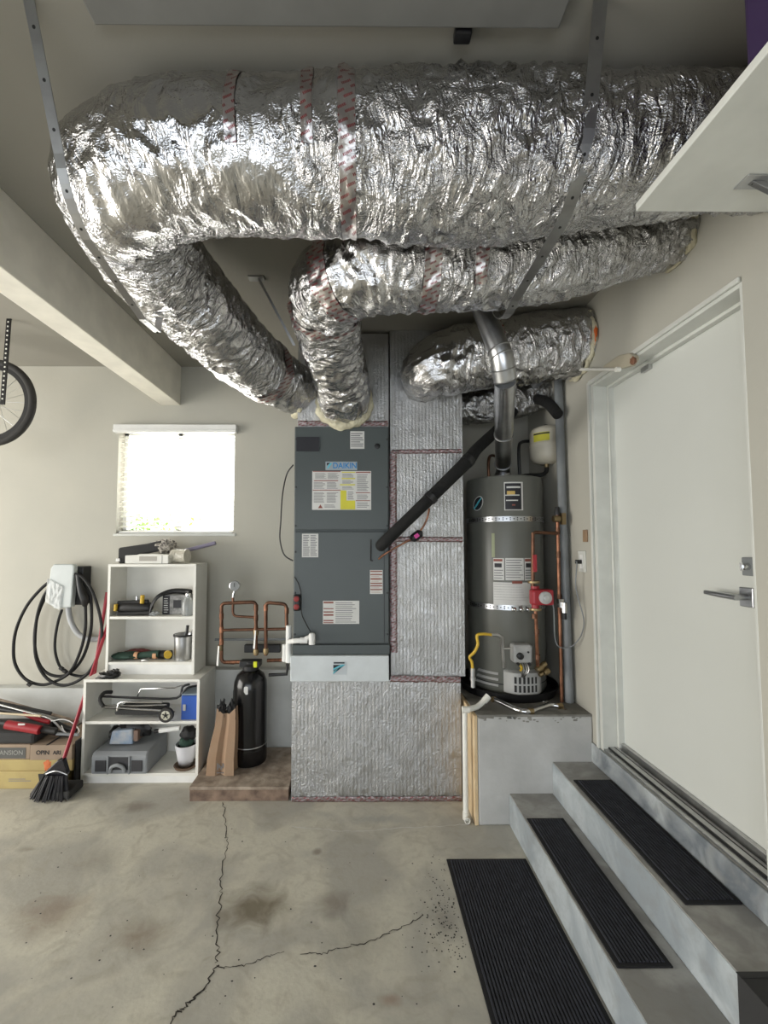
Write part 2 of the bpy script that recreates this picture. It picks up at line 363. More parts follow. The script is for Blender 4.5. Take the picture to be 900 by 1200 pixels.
wf = MB(); wf.box(XL, -3.6, YF-.1, YF, 0, CEIL); wf.box(-3.6, 1.15, YF-.1, YF, 2.15, CEIL); wf.box(1.15, WR+.15, YF-.1, YF, 0, CEIL); wf.build('wall_front', wall_m, kind=ST)
BOX('trim_1', -1.534, -1.385, YF, WB, 2.616, CEIL, beam_m, kind=ST, bev=.004)     # ceiling beam
MB().box(XL, -1.83, 3.17, WB, 0, .504).box(-1.83, -.42, 3.17, WB, 0, .632).build('baseboard_back', stem_m, kind=ST, bev=.006)
gd = thing('added_shade_door', None, None, (-1.2, -2.0, 2.3), kind=ST)  # open overhead door, unseen behind the camera, added to shade the ceiling
gdm = mat('added_door_grey', (.30, .30, .29), .6); dk_w = mat('darkened_wall_grey', (.30, .28, .25), .9)
for i in range(5): BOX('added_door_section', -3.6, 1.12, -3.4+i*.56, -2.85+i*.56, 2.32, 2.36, gdm, gd, .004)
for n_ in ('wall_left', 'wall_front'): bpy.data.objects[n_].data.materials[0] = dk_w  # unseen walls made darker to cut the light they bounce
# floor cracks (real thin fissures drawn in the slab) ------------------------
def crack(pts, w):
    q = []
    for i in range(len(pts)-1):
        a = V(PZ(*pts[i], 0)); b = V(PZ(*pts[i+1], 0)); n = 7
        for k in range(n):
            p = a.lerp(b, k/n); p.x += random.uniform(-1, 1)*.009; p.y += random.uniform(-1, 1)*.006; q.append(p)
    mb = MB(); vs = []
    for i, p in enumerate(q):
        t = (q[min(i+1, len(q)-1)]-q[max(0, i-1)]).normalized(); nn = V((t.y, -t.x, 0)); ww = w*random.uniform(.35, 1)
        vs += [p+nn*ww/2+V((0, 0, .0012)), p-nn*ww/2+V((0, 0, .0012))]
    mb.add(vs, [(2*i, 2*i+1, 2*i+3, 2*i+2) for i in range(len(q)-1)]); return mb
FLO = bpy.data.objects['floor']
crack([(262, 940), (263, 958), (265, 978), (266, 995), (258, 1030), (260, 1050), (254, 1082), (256, 1110), (254, 1132)], .0055).build('crack', crack_m, FLO)
crack([(254, 1132), (240, 1155), (228, 1170), (214, 1182), (203, 1190), (200, 1215)], .008).build('crack', crack_m, FLO)
crack([(254, 1132), (268, 1135), (290, 1130), (315, 1121), (333, 1115)], .004).build('crack', crack_m, FLO)
crack([(354, 1117), (377, 1119), (400, 1110), (430, 1105), (455, 1094), (478, 1084), (500, 1070)], .0045).build('crack', crack_m, FLO)
crack([(340, 968), (365, 971), (400, 974), (440, 973), (480, 970), (520, 968), (552, 966)], .006).build('slab_joint', mat('chalky_white', (.62, .62, .6), .9), FLO)
sp = MB()
for i in range(230):
    a = PZ(random.gauss(522, 16), random.gauss(1075, 30), 0); r = random.uniform(.001, .004)
    if a.x > .41: continue
    sp.add([(a.x+cos(k*pi/3)*r*random.uniform(.7, 1.3), a.y+sin(k*pi/3)*r, .001) for k in range(6)], [tuple(range(6))])
for i in range(70):
    a = PZ(random.uniform(20, 560), random.uniform(960, 1190), 0); r = random.uniform(.0015, .004)
    sp.add([(a.x+cos(k*pi/3)*r*random.uniform(.7, 1.6), a.y+sin(k*pi/3)*r, .001) for k in range(6)], [tuple(range(6))])
sp.build('spatter', spat_m, FLO, kind='stuff')
# window -----------------------------------------------------------------
win = thing('window_1', None, None, (-1.4, WB, wz0), kind=ST)
fr = MB()
for a in ((wx0, wx0+.03, wz0, wz1), (wx1-.03, wx1, wz0, wz1), (wx0, wx1, wz0, wz0+.03), (wx0, wx1, wz1-.03, wz1), (-1.43, -1.40, wz0, wz1)):
    fr.box(a[0], a[1], WB+.09, WB+.13, a[2], a[3])
fr.build('window_frame', white_m, win); BOX('pane', wx0+.03, wx1-.03, WB+.108, WB+.112, wz0+.03, wz1-.03, glass_m, win)
BOX('window_sill', wx0-.015, wx1+.015, WB-.012, WB+.13, wz0-.02, wz0, trim_m, win, .003)
bl = thing('window_blind', 'white horizontal slat blind glowing with daylight over the small window', 'blind', (-1.41, WB, wz0))
MB().box(wx0-.02, wx1+.02, WB-.045, WB-.0005, wz1-.035, wz1+.025).box(wx0-.02, wx1+.02, WB-.052, WB-.045, wz1-.03, wz1-.015).build('headrail', white_m, bl, .003)
nsl = 19; s0 = MB(); p_ = (wz1-.045-wz0-.03)/nsl
zz = wz1-.06
Mx = Matrix.Translation((0, WB+.03, zz)) @ Matrix.Rotation(R(22), 4, 'X')
s0.box(wx0+.012, wx1-.012, -.019, .019, -.0012, .0012, Mx)
sl0 = s0.build('slat', slat_m, bl)
for i in range(1, nsl+1):
    c = sl0.copy(); c.parent = bl; c.location = (0, 0, -p_*i); COL.objects.link(c)
MB().box(wx0+.012, wx1-.012, WB+.012, WB+.048, wz0+.002, wz0+.016).build('bottom_rail', white_m, bl, .003)
for x in (wx0+.12, -1.41, wx1-.12): MB().tube([(x, WB+.03, wz1-.03), (x, WB+.03, wz0+.01)], .0012, 5).build('cord', white_m, bl)
bush = thing('garden_bush', 'green leafy bush outside behind the lower part of the window blind', 'bush', (-1.7, 3.5, 0)); lf = MB()
for i in range(900):
    c = V((random.gauss(-1.72, .2), 3.5+random.uniform(-.05, .05), random.uniform(1.0, 1.80)-abs(random.gauss(0, .1))))
    a = V((random.uniform(-1, 1), random.uniform(-1, 1), random.uniform(-1, 1))).normalized()*.03; b = a.orthogonal().normalized()*.012
    lf.add([c-a, c+b, c+a, c-b], [(0, 1, 2, 3)])
lf.build('foliage', leaf_m, bush, kind='stuff'); MB().tube([(-1.7, 3.5, 0), (-1.75, 3.5, .8), (-1.65, 3.5, 1.5)], [.03, .02, .01], 8).build('stem', wood2, bush)
BOX('ground_outside', -12, 8, WB+.15, 14, -.1, 0, mat('outdoor_paving', (.5, .49, .46), .8), kind=ST)
# steps, curb, block ------------------------------------------------------
BF = 2.43
S1, S2, Z1, Z2 = .824, 1.066, .170, .340
stp = thing('trim_2', None, None, (1.05, 1.2, 0), kind=ST)
BOX('step', S1, WR, -.3, BF, 0, Z1-.004, step_r, stp, .006); BOX('step', S2, WR, -.3, BF, Z1-.003, Z2-.004, step_r, stp, .006)
BOX('tread', S1+.004, S2, -.3, BF, Z1-.004, Z1, step_t, stp); BOX('tread', S2+.004, WR-.001, -.3, BF, Z2-.004, Z2, step_t, stp)
BOX('trim_3', WR-.012, WR-.0005, -.3, BF, Z2+.001, .446, curb_c, kind=ST, bev=.003)
blk = thing('heater_platform', 'low painted concrete platform carrying the water heater beside the steps', 'platform', (.97, 2.8, 0), kind=ST)
BOX('block', .655, WR-.001, BF, WB-.001, 0, .585, blk_m, blk, .008)
BOX('top_slab', .655, WR-.001, BF+.003, WB-.001, .585, .595, blkt_m, blk)
BOX('plywood_panel', .635, .654, BF, WB-.002, .0, .590, wood_m, blk, .002)
cp = MB()
for i in range(26):
    x = random.uniform(.68, 1.25); z = .582-abs(random.gauss(0, .012)); r = random.uniform(.004, .016)
    cp.add([(x+cos(k*pi/3)*r*random.uniform(.6, 1.5), BF-.001, z+sin(k*pi/3)*r*.5) for k in range(6)], [tuple(range(6))])
cp.add([(.66, BF-.0012, .594), (.75, BF-.0012, .594), (.745, BF-.0012, .575), (.71, BF-.0012, .579), (.69, BF-.0012, .572), (.662, BF-.0012, .577)], [(0, 1, 2, 3, 4, 5)])
cp.build('chipped_paint', blkt_m, blk)
# door --------------------------------------------------------------------
dr = thing('door_1', None, None, (WR+.13, (DY0+DY1)/2, DZ0), kind=ST)
DP = 1.405
BOX('door_slab', DP, DP+.04, DY0+.012, DY1-.045, DZ0+.045, DZ1-.02, door_m, dr, .002)
j = MB(); j.box(WR, DP+.05, DY1-.03, DY1, DZ0, DZ1); j.box(WR, DP+.05, DY0, DY0+.01, DZ0, DZ1); j.box(WR, DP+.05, DY0+.01, DY1-.03, DZ1-.018, DZ1)
j.box(DP-.03, DP-.002, DY1-.045, DY1-.03, DZ0, DZ1-.018); j.box(DP-.03, DP-.002, DY0+.01, DY1-.045, DZ1-.032, DZ1-.018); j.build('jamb', trim_m, dr, .002)
j = MB(); j.box(WR-.014, WR, DY1-.004, DY1+.015, DZ0, DZ1+.015); j.box(WR-.014, WR, DY0, DY1-.004, DZ1-.004, DZ1+.015); j.build('casing', trim_m, dr, .004)
t = MB(); t.box(WR+.001, DP-.02, DY0+.011, DY1-.031, DZ0, DZ0+.012); t.box(WR+.03, DP-.03, DY0+.011, DY1-.031, DZ0+.012, DZ0+.02)
t.build('threshold', alum_m, dr, .002)
BOX('groove', WR+.026, WR+.030, DY0+.012, DY1-.032, DZ0+.0115, DZ0+.0205, black_m, dr); BOX('groove', WR+.055, WR+.060, DY0+.012, DY1-.032, DZ0+.0125, DZ0+.0208, black_m, dr)
BOX('weatherstrip', DP-.02, DP+.03, DY0+.012, DY1-.046, DZ0+.002, DZ0+.045, alum_m, dr, .002)
BOX('gasket', DP-.012, DP-.004, DY0+.012, DY1-.046, DZ0+.022, DZ0+.03, black_m, dr)
hp = PX(878, 700, DP)
h = MB(); h.box(DP-.012, DP, hp.y-.028, hp.y+.028, hp.z-.035, hp.z+.035); ho = h.build('handle_rose', steel_m, dr, .003)
h = MB(); h.tube([(DP-.01, hp.y, hp.z), (DP-.055, hp.y, hp.z)], .011, 12); h.tube([(DP-.055, hp.y-.012, hp.z), (DP-.055, hp.y+.055, hp.z+.002), (DP-.052, hp.y+.13, hp.z+.004)], [.010, .011, .009], 10, 4)
h.build('lever_handle', steel_m, ho)
dp = PX(881, 664, DP); h = MB(); h.box(DP-.014, DP, dp.y-.026, dp.y+.026, dp.z-.033, dp.z+.033); dbo = h.build('deadbolt_plate', cond_m, dr, .003)
MB().lathe([(.013, 0), (.013, .018), (.009, .022)], (DP-.014, dp.y, dp.z), (-1, 0, 0), 16).box(DP-.04, DP-.034, dp.y-.004, dp.y+.004, dp.z-.014, dp.z+.014).build('thumb_turn', chrome_m, dbo)
c = PX(755, 432, DP-.02); BOX('door_contact', DP-.02, DP, c.y-.03, c.y+.03, c.z-.012, c.z+.012, alum_m, dr, .003)
# ------------------------------------------------------------------ ribbed mats
def ribmat(x0, x1, y0, y1, z, label):
    o = thing('ribbed_mat', label, 'mat', ((x0+x1)/2, (y0+y1)/2, z), 'black ribbed step mats')
    MB().box(x0, x1, y0, y1, z+.0005, z+.006).build('border', mat_e, o, .002)
    n = int((x1-x0-.03)/.0125); mb = MB(); s = (x1-x0-.03)/n
    for i in range(n):
        a = x0+.015+i*s; mb.box(a+s*.15, a+s*.68, y0+.014, y1-.014, z+.006, z+.0105)
    mb.build('ribs', mat_m, o, kind='stuff')
ribmat(.424, .815, .95, 2.175, 0, 'black ribbed mat lying on the garage floor at the foot of the steps')
ribmat(.836, 1.02, 1.455, 2.21, Z1, 'narrow black ribbed mat on the lower concrete step')
ribmat(1.090, 1.283, 1.487, 2.24, Z2, 'narrow black ribbed mat on the upper concrete step beside the door sill')
dm = thing('draped_mat', 'charcoal grey doormat draped over the edge of the upper step nearest the camera', 'mat', (1.15, 1.05, Z2))
ML = MB(); ML.prism([(S2-.010, Z1+.004), (S2-.003, Z1+.004), (S2-.003, Z2+.0015), (1.285, Z2+.0015), (1.285, Z2+.009), (S2-.010, Z2+.009)], .5, 1.253, 'y'); ML.build('pad', cgrey, dm, .002)
MB().box(S2-.011, 1.285, 1.238, 1.255, Z2+.0085, Z2+.0105).build('edge_binding', black_m, dm)
# ------------------------------------------------------------------ air handler
AY = 2.63; AX0, AX1 = -.411, .181; AZ0, AZM, AZ1 = .889, 1.629, 2.285
ah = thing('air_handler', 'tall slate grey air handler cabinet with white base between foil ducts', 'air handler', (-.11, 2.8, .73))
BOX('cabinet', AX0, AX1, AY+.02, 3.2, AZ0-.02, AZ1, ahu_m, ah, .004)
up = BOX('upper_panel', AX0+.006, AX1-.006, AY, AY+.019, AZM+.006, AZ1-.006, ahu_m, ah, .004)
lp = BOX('lower_panel', AX0+.006, AX1-.006, AY, AY+.019, AZ0+.055, AZM-.004, ahu_m, ah, .004)
BOX('bottom_rail', AX0, AX1, AY-.002, AY+.019, AZ0-.01, AZ0+.048, ahu_m, ah, .003)
BOX('side_fold', AX1-.035, AX1-.031, AY-.0012, AY, AZ0+.06, AZM-.01, ahu_d, lp)
BOX('base_panel', -.420, .174, 2.605, 3.1, .724, AZ0-.012, mat('base_white', (.62, .66, .68), .4), ah, .005, label='white base panel')
sc = MB()
for x in (AX0+.014, AX1-.014):
    for z in (1.0, 1.25, 1.5, 1.66, 1.9, 2.2): sc.lathe([(.006, 0), (.006, .003), (.003, .005)], (x, AY, z), (0, -1, 0), 8)
sc.build('screws', ahu_d, ah)
def rect(px0, py0, px1, py1, Y): a = P(px0, py0, Y); b = P(px1, py1, Y); return a.x, b.x, b.z, a.z
def label(nm, parent, px0, py0, px1, py1, m=ahulab, Y=AY, lab=None):
    x0, x1, z0, z1 = rect(px0, py0, px1, py1, Y); o = BOX(nm, x0, x1, Y-.002, Y-.0002, z0, z1, m, parent, label=lab)
    return o, x0, x1, z0, z1
# display window, grille
o, x0, x1, z0, z1 = label('breaker_window', up, 347.5, 512, 374, 529, bkink, AY-.004, 'black breaker cover')
o, x0, x1, z0, z1 = label('sticker', up, 410.5, 505.5, 427, 526)
bars(x0, x1, z0+.01, z1-.008, AY-.0022, 7).build('print', ink_m, o)
pp = P(442, 523, AY); MB().lathe([(.017, 0), (.017, .004), (.012, .006)], (pp.x, AY, pp.z), (0, -1, 0), 20).build('knockout', black_m, up)
# badge
o, x0, x1, z0, z1 = label('badge', up, 381.5, 541, 418.5, 551, mat('badge_silver', (.35, .4, .42), .35, .6), AY-.002, 'silver blue name badge')
text('lettering', 'DAIKIN', ((x0+x1)/2+.022, AY-.0045, (z0+z1)/2), .049, blueink, o, bold=True, sx=.92)
MB().prism([(x0+.008, z1-.008), (x0+.03, z1-.008), (x0+.008, z1-.026)], AY-.005, AY-.004).build('emblem_corner', bkink, o)
MB().prism([(x0+.014, z0+.008), (x0+.042, z1-.010), (x0+.026, z1-.010), (x0+.010, z0+.014)], AY-.005, AY-.004).build('emblem_swoosh', teal_m, o)
# main warning sheet
o, x0, x1, z0, z1 = label('warning_sheet', up, 366, 552, 435, 597.5, ahulab, AY, 'large white warning sheet')
W = x1-x0; H = z1-z0; yy = AY-.0022
def U(u0, v0, u1, v1): return (x0+W*u0, x0+W*u1, yy-.0006, yy, z1-H*v1, z1-H*v0)
mb = MB(); [mb.box(*U(*q)) for q in ((0.01, 0, .48, .02), (.03, .24, .44, .262), (.01, .485, .48, .505), (.74, .02, .99, .05), (.74, .55, .98, .57), (.74, .755, .98, .775))]
mb.prism([(x0+W*.10, z1-H*.96), (x0+W*.18, z1-H*.96), (x0+W*.14, z1-H*.86)], yy-.0006, yy); mb.build('red_print', redink, o)
mb = MB(); [mb.box(*U(*q)) for q in ((.5, .02, .73, .045), (.5, .18, .73, .21), (.47, .34, .73, .37), (.48, .50, .58, .76), (.48, .76, .73, .99))]; mb.build('yellow_print', yelink, o)
mb = MB()
for q in ((.04, .05, .47, .21, 6), (.02, .28, .46, .46, 6), (.02, .54, .46, .82, 9), (.2, .86, .44, .95, 3), (.5, .06, .72, .17, 4), (.5, .23, .72, .33, 4), (.5, .39, .72, .48, 3), (.6, .52, .72, .74, 6), (.75, .08, .98, .52, 12), (.75, .6, .98, .74, 4), (.75, .8, .98, .95, 4)):
    t_ = bars(x0+W*q[0], x0+W*q[2], z1-H*q[3], z1-H*q[1], yy, q[4], .42, cols=2 if q[2]-q[0] > .3 else 1); mb.add(t_.v, t_.f)
mb.build('grey_print', ink_m, o)
o, x0, x1, z0, z1 = label('sticker', lp, 354, 625.5, 373, 653); bars(x0+.005, x1-.005, z0+.006, z1-.006, AY-.0022, 13, .5, cols=2).build('print', ink_m, o)
o, x0, x1, z0, z1 = label('warning_label', lp, 433.5, 668, 448.5, 696)
mb = MB(); H = z1-z0
for v in (.03, .17, .35, .53, .64, .79): mb.box(x0+.003, x1-.003, AY-.0028, AY-.0022, z1-H*(v+.045), z1-H*v)
mb.build('red_print', redink, o); bars(x0+.004, x1-.004, z0+.004, z1-.004, AY-.0021, 14, .3).build('grey_print', mat('faint_ink', (.45, .35, .3), .6), o)
o, x0, x1, z0, z1 = label('warning_label', lp, 378.5, 704, 421, 731); mb = MB(); H = z1-z0
for v, hh in ((.04, .07), (.32, .04), (.46, .05), (.58, .07), (.83, .05), (.93, .04)): mb.box(x0+.004, x0+(x1-x0)*.29, AY-.0028, AY-.0022, z1-H*(v+hh), z1-H*v)
mb.build('red_print', redink, o); bars(x0+(x1-x0)*.32, x1-.006, z0+.006, z1-.006, AY-.0022, 11, .35).build('grey_print', ink_m, o)
# emblem on base panel
Yb = 2.605; x0, x1, z0, z1 = rect(390.5, 775.5, 406, 790.5, Yb)
bp_ = bpy.data.objects['base_panel']; eo = BOX('emblem', x0, x1, Yb-.002, Yb, z0, z1, mat('emblem_silver', (.5, .55, .58), .4), bp_)
MB().prism([(x0, z1-.018), (x1-.03, z1-.018), (x0+.002, z0+.02)], Yb-.003, Yb-.002).box(x0+.003, x1-.012, Yb-.003, Yb-.002, z1-.010, z1-.002).build('emblem_corner', bkink, eo)
mb = MB()
for k in range(2): mb.prism([(x0, z0+.004+k*.02), (x1-.022-k*.0, z1-.016), (x1-.006-k*.026, z1-.016), (x0, z0-.0+k*.02+.016)], Yb-.0036, Yb-.003)
mb.build('emblem_swoosh', teal_m, eo)
# bracket loop, line entries
mb = MB(); a = P(434.5, 632, AY); b = P(434.5, 657, AY); mb.tube([(a.x, AY-.004, a.z), (b.x, AY-.004, b.z), (b.x+.012, AY-.004, b.z)], .004, 8); mb.build('entry_gasket', black_m, lp)
# float switch with red caps and thin lead
fs = thing('float_switch', 'small black bracket with two red buttons on the left edge of the grey cabinet', 'switch', P(348, 706, AY))
a = P(348, 706, AY); MB().box(a.x-.022, a.x+.022, AY-.02, AY-.0005, a.z-.05, a.z+.05).build('body', black_m, fs, .014)
for dz in (-.024, .024): MB().lathe([(.017, 0), (.017, .006), (.008, .009)], (a.x, AY-.02, a.z+dz), (0, -1, 0), 18).build('button', mat('dull_red', (.25, .02, .02), .5), fs)
MB().tube([P(345, 676, AY-.004), P(350, 685, AY-.004), P(353, 700, AY-.004), P(353, 718, AY-.006), P(358, 730, AY-.006), P(364, 741, AY-.01)], .0028, 6, 4).build('switch_wire', black_m, label='thin black wire running down the lower grey panel to the white drain trap', cat='wire')
MB().tube([P(343.5, 545, 2.62), P(336, 556, 2.69), P(331, 580, 2.69), P(329, 610, 2.69), P(328, 632, 2.69), P(333, 650, 2.69), P(343, 657, 2.625)], .0045, 8, 6).build('thermostat_cable', black_m, label='thin black cable looping out from the left side of the grey cabinet', cat='cable')

# ------------------------------------------------------------------ foil plenums
def foil_box(name, parent, x0, x1, y0, y1, z0, z1, ribs=True, seed=0):
    mb = MB(); c = V(((x0+x1)/2, (y0+y1)/2, (z0+z1)/2))
    def face(o, ux, uz, nrm, lu, lz):
        nu = max(4, int(lu/.006)); nv = max(4, int(lz/.02))
        def fn(a, b):
            p = o+ux*lu*a+uz*lz*b
            e = min(a, 1-a)*lu; e2 = min(b, 1-b)*lz; k = min(1, e/.02, e2/.02)
            d = 0
            if k > 0:
                ph = (a*lu+.004*N.noise(V((a*lu*9, b*lz*3, seed))))*2*pi/.0215
                d = (  .0011*(sin(ph))+.004*N.noise(V((p.x*3.2, p.y*3+seed, p.z*3.2)))+.002*N.noise(V((p.x*34, seed+p.y*34, p.z*26))))*k
            return p+nrm*d
        grid_surface(mb, fn, nu, nv)
    X, Y, Z = V((1, 0, 0)), V((0, 1, 0)), V((0, 0, 1))
    face(V((x0, y0, z0)), X, Z, -Y, x1-x0, z1-z0)
    face(V((x1, y0, z0)), Y, Z, X, y1-y0, z1-z0); face(V((x0, y1, z0)), -Y, Z, -X, y1-y0, z1-z0)
    mb.add([(x0, y0, z1), (x1, y0, z1), (x1, y1, z1), (x0, y1, z1)], [(0, 1, 2, 3)]); mb.add([(x0, y0, z0), (x1, y0, z0), (x1, y1, z0), (x0, y1, z0)], [(3, 2, 1, 0)])
    mb.add([(x0, y1, z0), (x1, y1, z0), (x1, y1, z1), (x0, y1, z1)], [(3, 2, 1, 0)])
    return mb.build(name, foilp, parent)
def tape(parent, pts, w, nrm=(0, -1, 0), m=None, seed=0):
    """crinkled printed tape lying along pts (on a plane)"""
    nrm = V(nrm); mb = MB(); q = []
    for i in range(len(pts)-1):
        a, b = V(pts[i]), V(pts[i+1]); n = max(2, int((b-a).length/.012)); q += [a.lerp(b, k/n) for k in range(n)]
    q.append(V(pts[-1])); rows = []
    for i, p in enumerate(q):
        t = (q[min(i+1, len(q)-1)]-q[max(i-1, 0)]).normalized(); s = t.cross(nrm)
        for k in (-1, -.5, 0, .5, 1):
            pp = p+s*w/2*k+s*.003*N.noise(p*30+V((k, 0, seed))); rows.append(pp+nrm*(.005+.006*abs(N.noise(pp*34))+(.001 if abs(k) < 1 else -.004)))
    mb.add(rows, [(i*5+k, i*5+k+1, (i+1)*5+k+1, (i+1)*5+k) for i in range(len(q)-1) for k in range(4)])
    return mb.build('seam_tape', m or tapep, parent)
pl = thing('foil_wrapped_plenum', 'silver bubble foil wrapped return air box and tall column beside the grey cabinet', 'plenum', (.1, 2.85, 0))
foil_box('lower_box', pl, -.415, .615, 2.655, 3.16, .002, .718)
foil_box('tall_column', pl,   .190, .648, 2.67, 3.16, .735, CEIL-.002, seed=3)
sp_ = thing('foil_supply_box', 'silver bubble foil supply air box on top of the grey cabinet', 'plenum', (-.1, 2.85, AZ1))
foil_box('box_body', sp_, -.395, .180, 2.66, 3.15, AZ1+.002, CEIL-.03, seed=7)
tape(sp_, [(-.39, 2.655, AZ1+.022), (.175, 2.655, AZ1+.022)], .035)
tape(pl, [(.208, 2.668, .88), (.208, 2.668, 2.13)], .045, seed=2)
tape(pl, [(.2, 2.668, 2.13), (.64, 2.668, 2.135)], .028); tape(pl, [(.2, 2.668, 1.58), (.64, 2.668, 1.575)], .034)
tape(pl, [(.185, 2.658, .725), (.615, 2.658, .717)], .04); tape(pl, [(-.41, 2.653, .015), (.61, 2.653, .015)], .03)

# ------------------------------------------------------------------ flexible ducts
class Duct:
    def __init__(s, pts, rr, seed, gather=.012, crumple=.012, low=.012, twist=0, mod=None):
        s.mod = mod or (lambda p: (1, 1))
        s.P, s.Rr = spline([V(p) for p in pts], list(rr), 40)
        # resample evenly
        L = [0]
        for a, b in zip(s.P, s.P[1:]): L.append(L[-1]+(b-a).length)
        n = int(L[-1]/.0075); s.pts = []; s.rad = []; j_ = 0
        for i in range(n+1):
            t = L[-1]*i/n
            while j_ < len(L)-2 and L[j_+1] < t: j_ += 1
            k = (t-L[j_])/max(1e-9, L[j_+1]-L[j_]); s.pts.append(s.P[j_].lerp(s.P[j_+1], k)); s.rad.append(s.Rr[j_]*(1-k)+s.Rr[j_+1]*k)
        s.len = L[-1]; s.n = n; s.fr = frames(s.pts); s.seed = seed; s.g, s.c, s.l, s.tw = gather, crumple, low, twist
    def surf(s, i, a, off=0):
        t, u, v = s.fr[i]; d = u*cos(a)+v*sin(a); p = s.pts[i]+d*s.rad[i]; S = s.len*i/s.n; q = s.seed
        ca, sa = cos(a), sin(a)
        kg, kc = s.mod(s.pts[i]); h = s.l*kc*N.noise(p*4.5+V((q, 0, 0)))
        wv = S*19+s.tw*a+1.6*N.noise(p*5+V((0, q, 0)))
        h += kg*s.g*(.5-abs(N.noise(V((wv, ca*1.5, sa*1.5+q)))*1.9))
        h += kg*s.g*.45*(.5-abs(N.noise(V((wv*2.3+7, ca*3.2, sa*3.2+q)))*1.9))
        msk = kc*(.55+.45*max(-1, min(1, 2.5*N.noise(p*2.2+V((0, 0, q))))))
        h += s.c*msk*(.5-abs(N.noise(p*12+V((q, q, 0)))*2)) + s.c*.5*msk*(.4-abs(N.noise(p*29))*1.6)
        return p+d*(h+off)
    def mesh(s, nv=150, i0=0, i1=None, a0=0, a1=None, off=0):
        i1 = s.n if i1 is None else i1; mb = MB(); wrap = a1 is None; q = nv if wrap else nv+1
        vs = [s.surf(i, (2*pi*j/nv) if wrap else a0+(a1-a0)*j/nv, off) for i in range(i0, i1+1) for j in range(q)]
        m = i1-i0
        mb.add(vs, [(i*q+j, (i+1)*q+j, (i+1)*q+(j+1) % q, i*q+(j+1) % q) for i in range(m) for j in range(nv)], True)
        for i in range(i0, i1+1):
            for j in range(q):
                an = (2*pi*j/nv) if wrap else a0+(a1-a0)*j/nv; mb.uv += [s.len*i/s.n+s.seed, .19*cos(an), .19*sin(an)]
        return mb
    def ring(s, parent, f, w, m=None, a0=0, a1=None, off=.003, name='tape_band'):
        i = int(f*s.n); k = max(2, int(w/.0075/2)); return s.mesh(110, max(0, i-k), min(s.n, i+k), a0, a1, off).build(name, m or tape_m, parent)
G = 'silver insulated flexible ducts under the ceiling'
d1 = Duct([(1.298, 1.20, 2.75), (1.05, 1.215, 2.74), (.8, 1.235, 2.73), (.5, 1.25, 2.72), (.2, 1.25, 2.718), (-.2, 1.25, 2.715), (-.52, 1.255, 2.715), (-.74, 1.31, 2.69), P(150, 250, 1.44), P(178, 300, 1.62), P(214, 342, 1.83), P(258, 388, 2.07), P(303, 430, 2.36), (-.392, 2.74, 2.54)],
          [.165, .17, .185, .203, .208, .192, .19, .195, .195, .19, .185, .18, .17, .15], 3, .011, .012, .012, mod=lambda p: (.65, .45) if p.x < -.1 and p.y < 1.5 else ((.8, 1.5) if p.y < 1.5 else (1, .8)))
o1 = thing('flexible_duct', 'largest silver foil duct running across the ceiling and bending back on the left', 'duct', (0, 1.28, 2.5), G)
d1.mesh(170).build('foil_jacket', foil, o1)
def fx(d, X):  # fraction along the duct where its x first passes X (from its start)
    for i, p in enumerate(d.pts):
        if p.x <= X: return i/d.n
d1.ring(o1, fx(d1, -.03), .055); d1.ring(o1, fx(d1, -.14), .03, a0=2.6, a1=4.6); d1.ring(o1, fx(d1, -.34), .035, a0=2.6, a1=4.3); d1.ring(o1, .9, .08)
d2 = Duct([(1.298, 1.67, 2.79), (1.1, 1.67, 2.765), (.75, 1.675, 2.70), (.35, 1.665, 2.665), (.08, 1.68, 2.665), (-.10, 1.77, 2.66), (-.165, 1.93, 2.65), (-.155, 2.16, 2.62), (-.12, 2.40, 2.54), (-.10, 2.58, 2.46), (-.10, 2.70, 2.43)],
          [.10, .125, .155, .165, .165, .165, .16, .155, .155, .155, .155], 11, .014, .008, .010)
o2 = thing('flexible_duct', 'silver foil duct behind the largest one bending down onto the box above the cabinet', 'duct', (.3, 1.66, 2.5), G)
d2.mesh(150).build('foil_jacket', foil, o2)
for f in (.58, .66): d2.ring(o2, f, .06)
d2.ring(o2, .36, .05, a0=2.2, a1=4.6); d2.ring(o2, .43, .06)
d3 = Duct([(1.297, 2.46, 2.72), (1.1, 2.46, 2.71), (.85, 2.49, 2.69), (.62, 2.51, 2.66), (.47, 2.51, 2.62), (.40, 2.54, 2.59), (.40, 2.70, 2.57)],
          [.19, .195, .195, .19, .175, .15, .12], 23, .012, .012, .014)
o3 = thing('flexible_duct', 'short fat silver foil duct between the tall foil column and the right wall', 'duct', (.8, 2.44, 2.5), G)
d3.mesh(150).build('foil_jacket', foil, o3); d3.ring(o3, .45, .03)
d4 = Duct([(1.297, 2.95, 2.62), (1.1, 2.93, 2.56), (.9, 2.95, 2.52), (.7, 3.0, 2.52), (.60, 3.0, 2.52)], [.11, .12, .12, .12, .11], 31, .012, .01, .01)
o4 = thing('flexible_duct', 'small silver foil duct low behind the flue pipe', 'duct', (.9, 2.95, 2.4), G)
d4.mesh(110).build('foil_jacket', foil, o4)
def collar(parent, c, axis, r, m, t=.03, amp=.014, seed=0, name='mastic_collar'):
    c = V(c); ax = V(axis).normalized(); a = ax.orthogonal().normalized(); b = ax.cross(a); mb = MB()
    def fn(u, v):
        th = 2*pi*u; ph = 2*pi*v; q = a*cos(th)+b*sin(th); rr = t*(1+.5*N.noise(q*4+V((seed, 0, 0)))); d = q*cos(ph)+ax*sin(ph)
        return c+q*r+d*(rr+amp*N.noise((c+q*r+d*rr)*28))
    grid_surface(mb, fn, 72, 12); return mb.build(name, m, parent)
